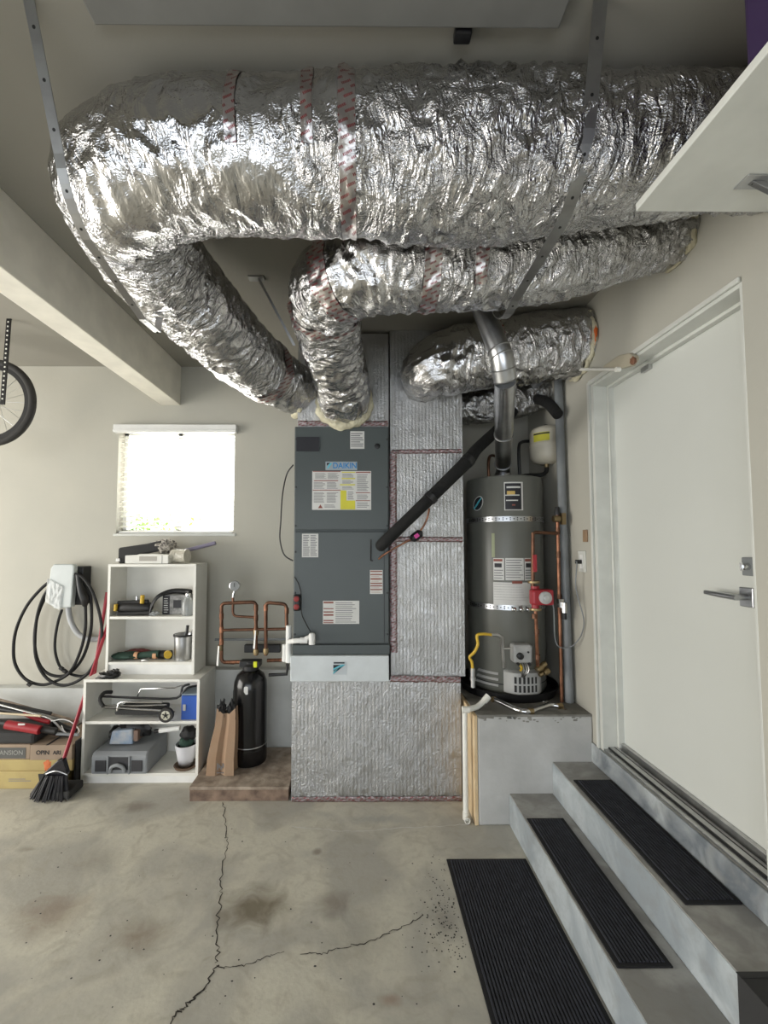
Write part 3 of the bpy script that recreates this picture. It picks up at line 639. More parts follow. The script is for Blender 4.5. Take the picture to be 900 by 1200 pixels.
collar(o2, (-.10, 2.655, 2.44), (0, 1, -.2), .158, mastic, .026); collar(o1, (-.41, 2.72, 2.54), (1, .3, 0), .155, mastic, .022, seed=4)
collar(o3, (1.285, 2.46, 2.72), (1, 0, 0), .185, mastic, .016); collar(o2, (1.29, 1.67, 2.79), (1, 0, 0), .10, mastic, .012)
MB().blob((1.285, 2.29, 2.70), .012, .035, .06, .3).build('orange_sealant', org_m, o3)
# ------------------------------------------------------------------ hanging straps
def strap(label, X, hull, y_start, y_end, w=.033, holes=True, grp='steel straps hanging the ducts'):
    pts = [(X, y_start, CEIL-.001)]+[(X, y, z) for y, z in hull]+([(X, y_end, CEIL-.001)] if y_end else [])
    dense = []
    for a, b in zip(pts, pts[1:]):
        for k in range(6): dense.append(V(a).lerp(V(b), k/6))
    dense.append(V(pts[-1])); r_ = thing('hanging_strap', label, 'strap', (X, y_start, 2.5), grp)
    MB().ribbon(dense, (1, 0, 0), w, .0025).build('band', strap_m, r_)
    a = dense; hm = MB()
    L = 0
    for p, q in zip(a, a[1:]):
        L += (q-p).length
        if L > .09:
            L = 0; n_ = (q-p).normalized().cross(V((1, 0, 0))); hm.lathe([(.0045, -.0016), (.0045, .0016)], p, n_, 8)
    hm.build('holes', black_m, r_)
def arc(c, r, a0, a1, n=10): return [(c[0]+r*cos(a0+(a1-a0)*i/n), c[1]+r*sin(a0+(a1-a0)*i/n)) for i in range(n+1)]
strap('wide grey steel strap hanging in front of the largest duct and passing under two ducts', .605, arc((1.27, 2.718), .212, R(190), R(262), 8)+arc((1.68, 2.672), .185, R(250), R(355), 9), 1.0, 1.88, .036)
strap('long grey steel strap at the far left wrapping under the bend of the largest duct', -.835, arc((1.36, 2.69), .235, R(195), R(245), 6)+[(1.45, 2.44), (1.6, 2.41), (1.72, 2.42)], 1.01, 1.82, .028)
ha = PZ(303, 326, CEIL-.003); MB().ribbon([ha, ha.lerp(P(345, 405, 2.2), .5), P(345, 405, 2.2)], (1, 0, 0), .014, .0025).box(ha.x-.05, ha.x+.03, ha.y-.02, ha.y+.02, CEIL-.008, CEIL-.0005).build('duct_hanger', strap_m, label='thin steel hanger under the ceiling visible through the gap below the largest duct', cat='hanger')
brk = BOX('ceiling_bracket', .25, .295, 1.05, 1.08, CEIL-.028, CEIL, black_m, bev=.004, label='small dark bracket on the ceiling above the middle of the largest duct', cat='bracket')
# ceiling panel
cpn = thing('ceiling_panel', 'grey perforated rectangular panel hanging flat against the ceiling at the top edge', 'panel', (-.08, .75, CEIL-.03))
BOX('panel_body', -.690, .520, .45, 1.045, CEIL-.025, CEIL-.0005, mat('panel_grey', (.2, .2, .19), .6), cpn, .004)
hm = MB()
for i in range(96): hm.box(-.68+i*.0122, -.68+i*.0122+.006, 1.0455, 1.0465, CEIL-.02, CEIL-.008)
hm.build('perforations', alum_m, cpn, kind='stuff')
# overhead shelf
sf = thing('overhead_shelf', 'white painted shelf high on the right wall above the door', 'shelf', (1.1, .8, 2.6))
a = P(745, 248, 1.03); sz = a.z; sx = a.x
BOX('shelf_board', sx, WR-.001, .1, 1.03, sz, sz+.02, trim_m, sf, .002)
BOX('cleat', WR-.03, WR-.001, .1, 1.025, sz-.03, sz-.0005, trim_m, sf, .002)
br = MB(); by = P(862, 212, 1.07).y; bx = .97
by = PZ(868, 212, sz).y; bx = PZ(868, 212, sz).x
br.box(bx, WR-.002, by-.02, by+.02, sz-.004, sz-.0005); br.box(WR-.006, WR-.002, by-.02, by+.02, sz-.22, sz-.004)
br.prism([(bx+.02, sz-.004), (bx+.05, sz-.004), (WR-.006, sz-.19), (WR-.006, sz-.215)], by-.006, by+.006); br.build('shelf_bracket', steel_m, sf, .001)
MB().lathe([(.006, 0), (.004, .004)], (bx+.03, by, sz-.004), (0, 0, -1), 10).build('screw', black_m, sf)
tb = thing('storage_tote', 'deep purple plastic storage tote on the high shelf', 'box', (1.0, .6, sz+.02))
tq = P(868, 76, .86); BOX('body', tq.x+.01, 1.28, .30, .86, sz+.0205, sz+.40, purple_m, tb, .01); BOX('lid', tq.x, 1.29, .29, .87, sz+.401, sz+.43, purple_m, tb, .006)

# ------------------------------------------------------------------ water heater
HY = 2.90; HX = P(592, 690, 2.90).x; HR = .246; HB, HT = .650, 1.985
pan = MB().lathe([(.30, 0), (.315, .05), (.31, .052), (.295, .012), (.01, .012)], (HX, HY, .596), n=48)
pan.build('drain_pan', black_m, label='round black drain pan under the water heater on the concrete platform', cat='pan')
wh = thing('water_heater', 'tall grey cylindrical gas water heater on the concrete platform', 'water heater', (HX, HY, .609))
MB().lathe([(.23, .609), (.235, .615), (HR, HB-.01), (HR, HT-.02), (HR-.006, HT-.004), (HR-.02, HT), (.07, HT+.012), (.001, HT+.012)], (HX, HY, 0), n=64).build('tank_jacket', tank_m, wh)
MB().lathe([(HR+.002, HB+.03), (HR+.003, HB+.031), (HR+.003, HB+.036), (HR+.002, HB+.037)], (HX, HY, 0), n=64, capped=False).build('jacket_seam', ahu_d, wh)
def cyl(px, py, r=HR):
    d = ray(px, py); o = EYE-V((HX, HY, 0)); A = d.x**2+d.y**2; B = 2*(o.x*d.x+o.y*d.y); C = o.x**2+o.y**2-r*r
    disc = max(0, B*B-4*A*C); t = (-B-math.sqrt(disc))/2/A; p = EYE+d*t; return math.atan2(p.y-HY, p.x-HX), p.z
def patch(px0, py0, px1, py1, off=.0015):
    a0, z1 = cyl(px0, py0); a1, z0 = cyl(px1, py1); return cpatch(a0, a1, z0, z1, off)
def cpatch(a0, a1, z0, z1, off=.0015):
    mb = MB(); n = 12; r = HR+off; vs = []
    for i in range(n+1):
        a = a0+(a1-a0)*i/n
        for rr, z in ((HR+.0002, z0), (r, z0), (r, z1), (HR+.0002, z1)): vs.append((HX+rr*cos(a), HY+rr*sin(a), z))
    mb.add(vs, [(i*4+k, i*4+k+1, (i+1)*4+k+1, (i+1)*4+k) for i in range(n) for k in range(3)], False)
    mb.add(vs[:4], [(0, 1, 2, 3)]); mb.add(vs[-4:], [(3, 2, 1, 0)]); return mb
def lines(px0, py0, px1, py1, rows, parent, m, frac=.45, off=.0023, name='print'):
    mb = MB(); h = (py1-py0)/rows
    for i in range(rows):
        e = px1-(px1-px0)*random.uniform(0, .25); t_ = patch(px0, py0+h*(i+.2), e, py0+h*(i+.2+frac), off); mb.add(t_.v, t_.f)
    return mb.build(name, m, parent)
o = patch(590.5, 565, 613, 598).build('brand_plate_border', ahulab, wh)
o = patch(591.5, 566.5, 611, 597, .0024).build('brand_plate', bkink, wh, label='black brand plate')
lines(593.5, 569.5, 609.5, 572, 1, o, ahulab, .8, .0032); lines(594, 574.5, 606, 579.5, 1, o, gold_m, .8, .0032, 'gold_print'); lines(592, 579.5, 611, 581, 1, o, ahulab, .7, .0032)
lines(593, 585.5, 609.5, 587, 1, o, ahulab, .8, .0032); lines(600, 590.5, 605, 592.5, 1, o, redink, .8, .0032, 'red_print')
# oval emblem
def oval(cx, cy, rx, ry, off, name, m, tilt=.2):
    mb = MB(); vs = []
    for k in range(24):
        th = 2*pi*k/24; a, z = cyl(cx+rx*cos(th)+tilt*ry*sin(th)*-1, cy+ry*sin(th)); vs.append((HX+(HR+off)*cos(a), HY+(HR+off)*sin(a), z))
    mb.add(vs, [tuple(range(24))]); return mb.build(name, m, wh)
oval(561, 590, 5.5, 8.6, .004, 'oval_emblem', ahulab); oval(561, 590, 4.6, 7.6, .006, 'emblem_field', bkink)
mb = MB()
for k in (0, 1, 2):
    t_ = [cyl(558+k*2.0+dx, 595-k*3.4+dy) for dx, dy in ((-2, 1), (2.5, -5), (3.4, -4), (-1, 2.4))]
    mb.add([(HX+(HR+.0085)*cos(a), HY+(HR+.0085)*sin(a), z) for a, z in t_], [(0, 1, 2, 3)])
mb.build('emblem_stripes', teal_m, wh)
# info labels
for (x0, y0, x1, y1, kind) in ((578, 654, 591, 680, 'r'), (592, 654, 614, 680, 'w'), (614.5, 654, 625, 680, 'r'), (578, 682, 622, 709, 'w')):
    o = patch(x0, y0, x1, y1).build('information_label', ahulab, wh)
    if kind == 'r':
        lines(x0+.4, y0+.3, x1-.2, y0+4, 1, o, redink, .8, .0023, 'red_print'); lines(x0+1, y1-13, x1-1, y1-1, 4, o, ink_m)
        patch(x0+1.5, y0+6, x1-3, y0+11, .0023).build('pictogram', bkink, o)
    else: lines(x0+1, y0+1.5, x1-1, y1-1.5, 8, o, ink_m, .35)
patch(576, 625, 580, 653, .0012).build('energy_strip', mat('pale_green', (.3, .33, .2), .5), wh)
patch(600, 681, 612, 684, .0026).build('red_print', redink, wh)
# seismic straps
for nm, py in (('upper', 608), ('lower', 712)):
    zc = cyl(592, py)[1]; s_ = MB().lathe([(HR+.001, zc-.016), (HR+.004, zc-.016), (HR+.004, zc+.016), (HR+.001, zc+.016)], (HX, HY, 0), n=56, capped=False).build('restraint_strap', steel_m, wh)
    hm = MB()
    for k in range(36):
        a = R(190)+k*R(5)
        for dz in ((0,) if k % 2 else (-.006, .006)): hm.lathe([(.0042, 0), (.0042, .0008)], (HX+(HR+.004)*cos(a), HY+(HR+.004)*sin(a), zc+dz), (cos(a), sin(a), 0), 8)
    hm.build('punched_holes', ahu_d, s_)
# lugs on the lower strap
mb = MB()
for px in (602, 610, 618): a, z = cyl(px, 714); mb.lathe([(.016, 0), (.014, .012), (.006, .018)], (HX+(HR+.004)*cos(a), HY+(HR+.004)*sin(a), z), (cos(a), sin(a), 0), 12)
mb.build('strap_bolts', chrome_m, wh)
# gas valve
def fwd(px, py, dist):  # point px,py pulled out of the jacket
    a, z = cyl(px, py); return V((HX+(HR+dist)*cos(a), HY+(HR+dist)*sin(a), z)), a
p, a = fwd(608, 763, .04); Mv = Matrix.Translation(p) @ Matrix.Rotation(a+pi/2, 4, 'Z')
gv = MB().box(-.058, .058, -.035, .04, -.055, .055, Mv).build('gas_valve', tank_l, wh, .014)
MB().lathe([(.02, 0), (.019, .016), (.01, .02)], Mv @ V((-.02, -.035, -.01)), Mv.to_3x3() @ V((0, -1, 0)), 18).build('dial', black_m, gv)
MB().lathe([(.006, 0), (.006, .004)], Mv @ V((.03, -.035, .012)), Mv.to_3x3() @ V((0, -1, 0)), 12).build('lamp', black_m, gv)
MB().lathe([(.009, 0), (.009, .012)], Mv @ V((.036, -.03, -.058)), Mv.to_3x3() @ V((0, -1, 0)), 12).lathe([(.009, 0), (.009, .012)], Mv @ V((-.03, -.03, -.058)), Mv.to_3x3() @ V((0, -1, 0)), 12).build('fitting', black_m, gv)
mb = MB()
for k, dx in enumerate((-.012, .0, .014, .024)):
    mb.tube([Mv @ V((dx, -.01, -.05)), Mv @ V((dx*1.3, -.04, -.09)), Mv @ V((dx*.6, -.03, -.125)), Mv @ V((dx*.5, .0, -.15))], .0035, 6, 5)
mb.build('control_tubes', alum_m, gv); MB().tube([Mv @ V((-.02, -.02, -.06)), Mv @ V((-.012, -.04, -.08)), Mv @ V((-.024, -.05, -.092))], .007, 8, 4).build('yellow_plug', yel_m, gv)
# burner cover with slots
bc = MB(); n = 14; a0, zt = cyl(590, 784); a1, _ = cyl(633, 790); zb = zt-.135
def bpnt(t, z):   # faceted outward bulge
    a = a0+(a1-a0)*t; r = HR+.006+.045*min(1, t/.25, (1-t)/.25)**.8*(.7+.3*sin(pi*t)); return V((HX+r*cos(a), HY+r*sin(a), z))
vs = []; 
for i in range(n+1):
    t_ = i/n; vs += [bpnt(t_, zt-.005-.018*abs(t_-.5)), bpnt(t_, zb), V((HX+HR*.98*cos(a0+(a1-a0)*t_), HY+HR*.98*sin(a0+(a1-a0)*t_), zt)), V((HX+HR*.98*cos(a0+(a1-a0)*t_), HY+HR*.98*sin(a0+(a1-a0)*t_), zb))]
bc.add(vs, [f for i in range(n) for f in ((i*4, i*4+4, i*4+5, i*4+1), (i*4+2, i*4+6, i*4+4, i*4), (i*4+1, i*4+5, i*4+7, i*4+3))]); bcv = bc.build('burner_cover', tank_l, wh)
sl = MB()
for c_ in range(6):
    for r_ in range(2):
        t_ = .22+c_*.085; z1_ = zt-.03-r_*.05
        p1, p2 = bpnt(t_, 0), bpnt(t_+.045, 0); ou = (((p1+p2)/2)-V((HX, HY, 0))).normalized()*.0015
        sl.add([V((p1.x, p1.y, z1_))+ou, V((p2.x, p2.y, z1_))+ou, V((p2.x, p2.y, z1_-.04))+ou, V((p1.x, p1.y, z1_-.04))+ou], [(0, 1, 2, 3)])
sl.build('slots', black_m, bcv)
# louvres on the left foot
for r_ in range(3):
    mb = MB(); b0, _ = cyl(559+r_*1, 780); b1, _ = cyl(584, 780); z = .67+r_*.035
    vs = []
    for i in range(9):
        a = b0+(b1-b0)*i/8; vs += [(HX+(HR+.001)*cos(a), HY+(HR+.001)*sin(a), z+.012), (HX+(HR+.014)*cos(a), HY+(HR+.014)*sin(a), z), (HX+(HR+.001)*cos(a), HY+(HR+.001)*sin(a), z-.003)]
    mb.add(vs, [f for i in range(8) for f in ((i*3, i*3+3, i*3+4, i*3+1), (i*3+1, i*3+4, i*3+5, i*3+2))]); mb.build('louvre', tank_l, wh)
# dip tube nipples, piping on top
mb = MB(); mb.tube([(.87, 2.86, HT), (.87, 2.86, HT+.12), (.90, 2.9, HT+.17), (.96, 2.95, HT+.17), (1.0, 3.0, HT+.16)], .010, 10, 6); mb.build('inlet_pipe', copper_m, wh)
MB().lathe([(.065, HT+.005), (.065, HT+.02), (.052, HT+.045), (.052, HT+.05)], (HX-.01, HY-.02, 0), n=28).build('draft_hood', steel_m, wh)
for k in range(3): a = k*2.1; MB().tube([(HX-.01+.06*cos(a), HY-.02+.06*sin(a), HT+.01), (HX-.01+.05*cos(a), HY-.02+.05*sin(a), HT+.075)], .004, 6).build('hood_leg', steel_m, wh)
# flue
fl = thing('flue_pipe', 'shiny galvanised flue pipe rising from the water heater to an elbow under the ducts', 'flue pipe', (HX-.01, HY-.02, HT))
f0 = V((HX-.012, HY-.03, HT+.06)); f1 = P(592, 446, 2.04); f2 = P(588, 418, 1.99); f3 = P(566, 362, 2.02); f4 = P(556, 340, 2.05)
r0 = .052
fl1 = MB(); fl1.tube([f0, f0.lerp(f1, .12)], .047, 28); fl1.build('lower_section', steel_m, fl)
MB().tube([f0.lerp(f1, .10), f0.lerp(f1, .5)], .050, 28).build('pipe_section', steel_m, fl)
MB().tube([f0.lerp(f1, .48), f1], .0515, 28).build('pipe_section', steel_m, fl)
e1 = f1.lerp(f2, .5)+V((.004, 0, 0))
MB().tube([f1, f1.lerp(f2, .45)], .054, 28).tube([f1.lerp(f2, .4), f2, f2.lerp(f3, .12)], .054, 28).build('elbow', steel_m, fl)
MB().tube([f2.lerp(f3, .1), f3, f4], .051, 28).build('upper_section', steel_m, fl)
mb = MB()
for p, q in ((f0.lerp(f1, .11), f1), (f0.lerp(f1, .49), f1), (f1, f2), (f1.lerp(f2, .5), f2), (f2, f3), (f2.lerp(f3, .15), f3)):
    d = (q-p).normalized(); mb.lathe([(.0545, -.003), (.0565, 0), (.0545, .003)], p, d, 28)
mb.build('crimp_rings', strap_m, fl)
# expansion tank
et = thing('expansion_tank', 'small cream coloured expansion tank with yellow label high beside the flue', 'tank', P(640, 545, 2.84))
c = P(640, 522, 2.84); EX, EY, EZ = c.x, c.y, c.z; er = .104
MB().lathe([(.004, -.128), (.05, -.125), (.085, -.108), (er, -.075), (er, -.012), (er+.003, -.008), (er+.003, .002), (er, .006), (er, .085), (.085, .112), (.05, .126), (.004, .13)], c, n=36).build('tank_shell', mat('cream_enamel', (.62, .58, .48), .4), et)
mb = MB(); vs = []
for i in range(9):
    a = R(200)+R(58)*i/8
    vs += [(EX+(er+.001)*cos(a), EY+(er+.001)*sin(a), EZ+.012), (EX+(er+.001)*cos(a), EY+(er+.001)*sin(a), EZ+.07)]
mb.add(vs, [(i*2, i*2+2, i*2+3, i*2+1) for i in range(8)]); yl = mb.build('yellow_label', yelink, et)
mb = MB(); vs = [(p[0]*1, p[1]-.0012, EZ+.056+(.010 if i % 2 else 0)) for i, p in enumerate(vs)]
mb.add(vs, [(i*2, i*2+2, i*2+3, i*2+1) for i in range(8)]); mb.build('label_heading', bkink, yl)
MB().lathe([(.014, -.15), (.014, -.12)], c, n=14).build('bottom_nipple', brass_m, et)
MB().lathe([(.016, .128), (.012, .14)], c, n=14).build('air_valve', black_m, et)
MB().tube([(EX, EY, EZ-.145), (EX-.005, EY, EZ-.18), (EX-.05, EY-.02, EZ-.205), (EX-.15, EY-.02, EZ-.21), (EX-.20, EY-.01, HT+.0)], .014, 10, 6).build('tank_connector', matte_bk, label='black insulated elbow pipe joining the cream tank to the heater top', cat='pipe')
MB().tube([P(609, 556, 2.86), P(608, 525, 2.86), P(612, 518, 2.88), P(622, 517, 2.9)], .011, 10, 5).build('cold_water_pipe', black_m, label='thin dark pipe rising behind the flue next to the cream tank', cat='pipe')
# ------------------------------------------------------------------ right-hand copper and pump
Yc = 2.60
rp = thing('copper_riser', 'tall copper pipe standing against the right wall beside the water heater', 'pipe', P(656, 815, 2.62))
A, B = P(653, 600, 2.62), PZ(657.5, 817, .586); B = V((A.x, 2.62, .596))
MB().tube([A, B], .0105, 12).build('riser_tube', copper_b, rp)
for py in (622, 650, 700, 715): q = V((A.x, 2.62, P(655, py, 2.62).z)); MB().lathe([(.0135, -.02), (.0135, .02)], q, n=14).build('coupling', copper_m, rp)
MB().lathe([(.016, -.02), (.017, .0), (.012, .03)], A, n=14).build('cap_valve', black_m, rp)
q = P(652, 608, 2.60); MB().lathe([(.02, -.02), (.02, .02)], q, (1, 0, 0), 14).box(q.x+.03, q.x+.055, q.y-.01, q.y+.02, q.z-.035, q.z+.035).build('shutoff_valve', brass_m, rp)
q = P(661, 712, 2.59); MB().lathe([(.018, -.03), (.018, .03)], q, (0, 0, 1), 12).box(q.x-.03, q.x+.0, q.y, q.y+.03, q.z, q.z+.05).build('boiler_drain', chrome_m, rp)
MB().lathe([(.014, -.07), (.013, -.03)], q, n=12).build('drain_spout', black_m, rp)
rc = thing('recirculation_line', 'copper pipe loop with valves running down in front of the heater on its right', 'pipe', P(627, 790, 2.55))
p1 = P(653, 625, 2.60); p2 = P(627, 624, 2.555); p3 = P(624.5, 630, 2.55); p4 = P(624.5, 690, 2.55); p5 = P(627.5, 712, 2.55); p6 = P(630, 778, 2.55)
MB().tube([p1, p2, P(624.5, 625, 2.55), p3, p4], .0105, 12).build('upper_tube', copper_m, rc)
MB().tube([p5, p6, P(632, 785, 2.57), P(640, 788, 2.62)], .0105, 12).build('lower_tube', copper_b, rc)
for (px, py) in ((625, 655), (625, 668), (626, 722), (629, 740), (630, 770)): MB().lathe([(.0145, -.014), (.0145, .014)], P(px, py, 2.55), n=14).build('coupling', copper_m, rc)
for py in (682, 714): q = P(625.5 if py < 700 else 627.5, py, 2.55); MB().lathe([(.034, -.007), (.036, 0), (.034, .007)], q, n=20).build('flange', brass_m, rc)
q = P(626, 660, 2.53); MB().box(q.x-.008, q.x+.008, q.y-.02, q.y, q.z-.05, q.z+.05).build('red_lever', red_m, rc)
mb = MB()
for (px, py, r) in ((632, 783, .02), (637, 779, .016), (640, 787, .018), (634, 790, .013)): mb.lathe([(r, -r), (r*1.1, 0), (r, r)], P(px, py, 2.56), (1, .2, .5), 12)
mb.build('drain_valve_cluster', brass_m, rc)
pm = thing('circulator_pump', 'red circulator pump with round silver face on the copper line', 'pump', P(636, 702, 2.5))
q = P(637, 700, 2.50); MB().box(q.x-.07, q.x+.055, q.y-.02, q.y+.045, q.z-.045, q.z+.045).build('pump_body', red_m, pm, .012)
MB().lathe([(.036, 0), (.036, .012), (.03, .016)], (q.x-.0, q.y-.02, q.z), (0, -1, 0), 26).build('face_plate', tank_l, pm)
MB().lathe([(.016, 0), (.016, .006), (.006, .008)], (q.x-.0, q.y-.036, q.z), (0, -1, 0), 20).build('centre_cap', alum_m, pm)
MB().lathe([(.022, -.07), (.024, .06)], (p5.x, p5.y+.0, q.z), n=14).build('volute', red_m, pm)
# gas connector
gs = thing('gas_connector', 'yellow coated gas hose bending down at the left of the water heater', 'hose', P(553, 800, 2.55))
g = [P(577, 744, 2.53), P(566, 743, 2.52), P(559, 745, 2.52), P(560, 755, 2.52), P(556, 764, 2.52), P(550.5, 770, 2.53), P(553, 776, 2.53), P(554, 784, 2.53)]
MB().tube(g, .0085, 10, 6).build('yellow_hose', yel_m, gs)
MB().lathe([(.013, 0), (.013, -.05), (.016, -.052), (.016, -.07), (.012, -.072), (.012, -.11)], P(554, 783, 2.53), n=12).build('shutoff_fitting', alum_m, gs)
MB().tube([P(576, 744, 2.53), P(583, 744, 2.53), P(588, 747, 2.54), P(589, 760, 2.55), P(590.5, 782, 2.57)], .010, 10).build('sediment_trap', alum_m, gs)
MB().tube([P(589, 760, 2.55), P(598, 760, 2.56)], .009, 10).build('side_nipple', alum_m, gs)
# flex line lying on the platform
fx_ = thing('braided_hose', 'bent chrome water hose lying on the front of the concrete platform', 'hose', PZ(615, 834, .6))
pts = [PZ(x, y, .600) for x, y in ((579, 821), (590, 826), (602, 832), (614, 836), (623, 836), (632, 832), (645, 828), (656, 829))]
for k in pts: k.y = max(k.y, BF+.02); k.z = .608
MB().tube(pts, .015, 10, 6).build('hose_body', chrome_m, fx_)
for k in (0, -1): MB().lathe([(.017, -.015), (.017, .015)], pts[k], (1, .3, 0), 6, smooth=False).build('hex_nut', brass_m, fx_)
MB().lathe([(.018, -.015), (.018, .015)], pts[4], (1, 0, 0), 10).build('middle_coupling', brass_m, fx_)
wr_ = thing('adjustable_wrench', 'small chrome wrench on the platform near the copper riser', 'wrench', PZ(652, 828, .59))
mb = MB(); a = PZ(638, 822, .593); b = PZ(664, 832, .593); b.y = max(b.y, BF+.03); a.y = max(a.y, BF+.08)
mb.tube([a, b], [.009, .012], 8, flat=.45); mb.build('wrench_handle', chrome_m, wr_); MB().lathe([(.02, -.006), (.022, 0), (.02, .006)], a, (0, 0, 1), 10).build('wrench_jaw', alum_m, wr_)
# grey conduit
cn = thing('grey_conduit', 'grey vertical conduit on the right wall left of the door', 'conduit', (1.26, 2.58, .586))
MB().tube([(1.262, 2.62, .596), (1.262, 2.66, 2.64), (1.255, 2.68, 2.68), (1.20, 2.80, 2.64), (1.02, 3.05, 2.42)], .026, 16).build('pipe_run', cond_m, cn)
MB().lathe([(.031, -.03), (.031, .03)], (1.262, 2.66, 2.64), n=16).build('coupling', cond_m, cn)
# refrigerant lines
rl = thing('refrigerant_line', 'black foam insulated pipe slanting up from the grey cabinet towards the flue', 'pipe', P(447, 640, 2.5))
pts = [P(446, 640, 2.62), P(452, 634, 2.575), P(480, 607, 2.55), P(515, 573, 2.55), P(548, 540, 2.58), P(560, 525, 2.67), P(590, 497, 2.80), P(604, 478, 2.9), P(614, 468, 3.0), P(638, 470, 2.74), P(654, 486, 2.60)]
MB().tube(pts, [.034, .036, .036, .038, .04, .036, .036, .034, .034, .034, .032], 16, 6).build('insulation', matte_bk, rl)
MB().lathe([(.043, -.02), (.045, 0), (.043, .02)], pts[4], (pts[5]-pts[3]), 16).lathe([(.041, -.015), (.042, .015)], P(505, 583, 2.48), (1, 0, 1), 16).build('tape_wraps', black_m, rl)
ll = thing('liquid_line', 'thin copper line with black filter and pink label in front of the foil column', 'pipe', P(445, 650, 2.5))
MB().tube([P(444, 655, 2.625), P(450, 650, 2.60), P(465, 641, 2.60), P(480, 633, 2.60), P(487, 629, 2.60), P(496, 617, 2.60), P(501, 606, 2.60), P(503, 596, 2.58)], .006, 8, 5).build('copper_tube', copper_b, ll)
q = P(488, 628, 2.60); MB().lathe([(.004, -.045), (.025, -.03), (.027, 0), (.025, .03), (.004, .045)], q, (.8, 0, .6), 14).build('filter_drier', black_m, ll)
q2 = q+V((-.002, -.0285, 0)); MB().box(-.014, .014, 0, .002, -.012, .012, Matrix.Translation(q2) @ Matrix.Rotation(R(-35), 4, 'Y')).build('pink_label', mat('pink_ink', (.6, .05, .3), .5), ll)
# drain pvc at the platform
pv = thing('pvc_drain', 'white plastic drain pipe running down the left corner of the platform', 'pipe', (.598, 2.43, 0))
z_ = .612
MB().tube([(.735, 2.53, .650), (.70, 2.52, .622), (.67, 2.50, z_+.0), (.60, 2.47, z_-.003), (.594, 2.47, z_-.015), (.594, 2.47, .03)], .0155, 12).build('pipe_run', dirtywhite, pv)
for c_, ax in (((.735, 2.53, .650), (1, .3, .9)), ((.60, 2.47, z_-.003), (1, 0, 0)), ((.594, 2.47, .03), (0, 0, 1))): MB().lathe([(.019, -.02), (.019, .02)], c_, ax, 14).build('fitting', dirtywhite, pv)
MB().lathe([(.017, 0), (.017, .035), (.012, .035), (.012, .01)], (.594, 2.47, .02), (0, -1, 0), 14).build('outlet', dirtywhite, pv)
# ------------------------------------------------------------------ right wall bits
dv = thing('door_closer', 'beige door closer body with a thin arm above the top left of the door frame', 'door closer', PX(725, 428, 1.26))
a = PX(670, 433, 1.262); b = PX(724, 433, 1.262); MB().tube([a, b], .008, 10).lathe([(.012, -.01), (.013, .01)], b, (1, 0, 0), 12).build('arm', dirtywhite, dv)
q = [PX(x, y, 1.272) for x, y in ((703, 434), (710, 427), (726, 416), (738, 413.5), (742, 417), (743, 421), (738, 429), (727, 432))]
MB().prism([(p.y, p.z) for p in q], 1.268, 1.2995, 'x').build('housing', mat('aged_beige', (.42, .38, .29), .5), dv, .006)
q = PX(742, 423, 1.272); MB().blob((1.272, q.y, q.z), .012, .014, .018, .2).build('end_plug', mat('rust_brown', (.2, .09, .05), .7), dv)
wo = thing('wall_plate', 'small brown wooden plate on the right wall above the outlet', 'plate', PX(687, 628, WR))
q = PX(687, 628, WR); BOX('plate', WR-.010, WR-.0005, q.y-.022, q.y+.022, q.z-.035, q.z+.035, mat('brown_plate', (.3, .2, .12), .6), wo, .003)
ou_ = thing('wall_outlet', 'white wall outlet with a black plug right of the grey conduit', 'outlet', PX(683, 658, WR))
q = PX(683, 658, WR); BOX('cover_plate', WR-.008, WR-.0005, q.y-.04, q.y+.04, q.z-.062, q.z+.062, trim_m, ou_, .003)
BOX('socket_face', WR-.010, WR-.008, q.y-.016, q.y+.016, q.z-.04, q.z+.04, white_m, ou_, .001)
pg = thing('pump_cord', 'thin dark power cord plugged into the wall outlet and looping to the pump', 'cord', (WR-.02, q.y, q.z))
MB().box(WR-.042, WR-.0105, q.y-.012, q.y+.012, q.z-.013, q.z+.010).build('plug', black_m, pg, .004)
MB().tube([(WR-.04, q.y, q.z), PX(676, 662, 1.255), PX(675, 690, 1.25), PX(684, 725, 1.285), PX(682, 742, 1.285), PX(676, 752, 1.27), P(668, 758, 2.56), P(655, 758, 2.56), P(650, 745, 2.56), P(649, 715, 2.54), P(645, 700, 2.52)], .0035, 7, 6).build('cable', cond_m, pg)

# ------------------------------------------------------------------ softener on its wooden base
WBX0, WBX1, WBY0, WBY1, WZ = -1.03, -.43, 2.66, 3.16, .085
wbs = thing('wooden_pallet', 'low worn wooden platform on the floor under the black tank', 'platform', (-.73, 2.85, 0))
BOX('top_board', WBX0, WBX1, WBY0, WBY1, WZ-.018, WZ, wood2, wbs, .002)
wd3 = mat('red_brown_timber', (.27, .19, .14), .8, var=(16, (.12, .08, .06)), bump=(40, .4, .004))
BOX('front_timber', WBX0+.002, WBX1-.002, WBY0+.003, WBY0+.041, 0, WZ-.018, wd3, wbs, .002); BOX('side_timber', WBX0+.002, WBX0+.04, WBY0+.042, WBY1, 0, WZ-.018, wd3, wbs, .002)
BOX('side_timber', WBX1-.04, WBX1-.002, WBY0+.042, WBY1, 0, WZ-.018, wd3, wbs, .002)
TX, TY = -.748, 2.975
wt = thing('filter_tank', 'black cylindrical water filter tank standing on the wooden base', 'tank', (TX, TY, WZ))
MB().lathe([(.095, .001), (.11, .005), (.114, .02), (.114, .10), (.111, .103), (.111, .49), (.108, .53), (.09, .575), (.06, .60), (.042, .61)], (TX, TY, WZ), n=40).build('tank_body', mat('gloss_black', (.006, .006, .007), .2), wt)
MB().lathe([(.1125, .120), (.114, .123), (.1125, .126)], (TX, TY, WZ), n=40, capped=False).build('band', alum_m, wt)
lb = MB(); vs = []
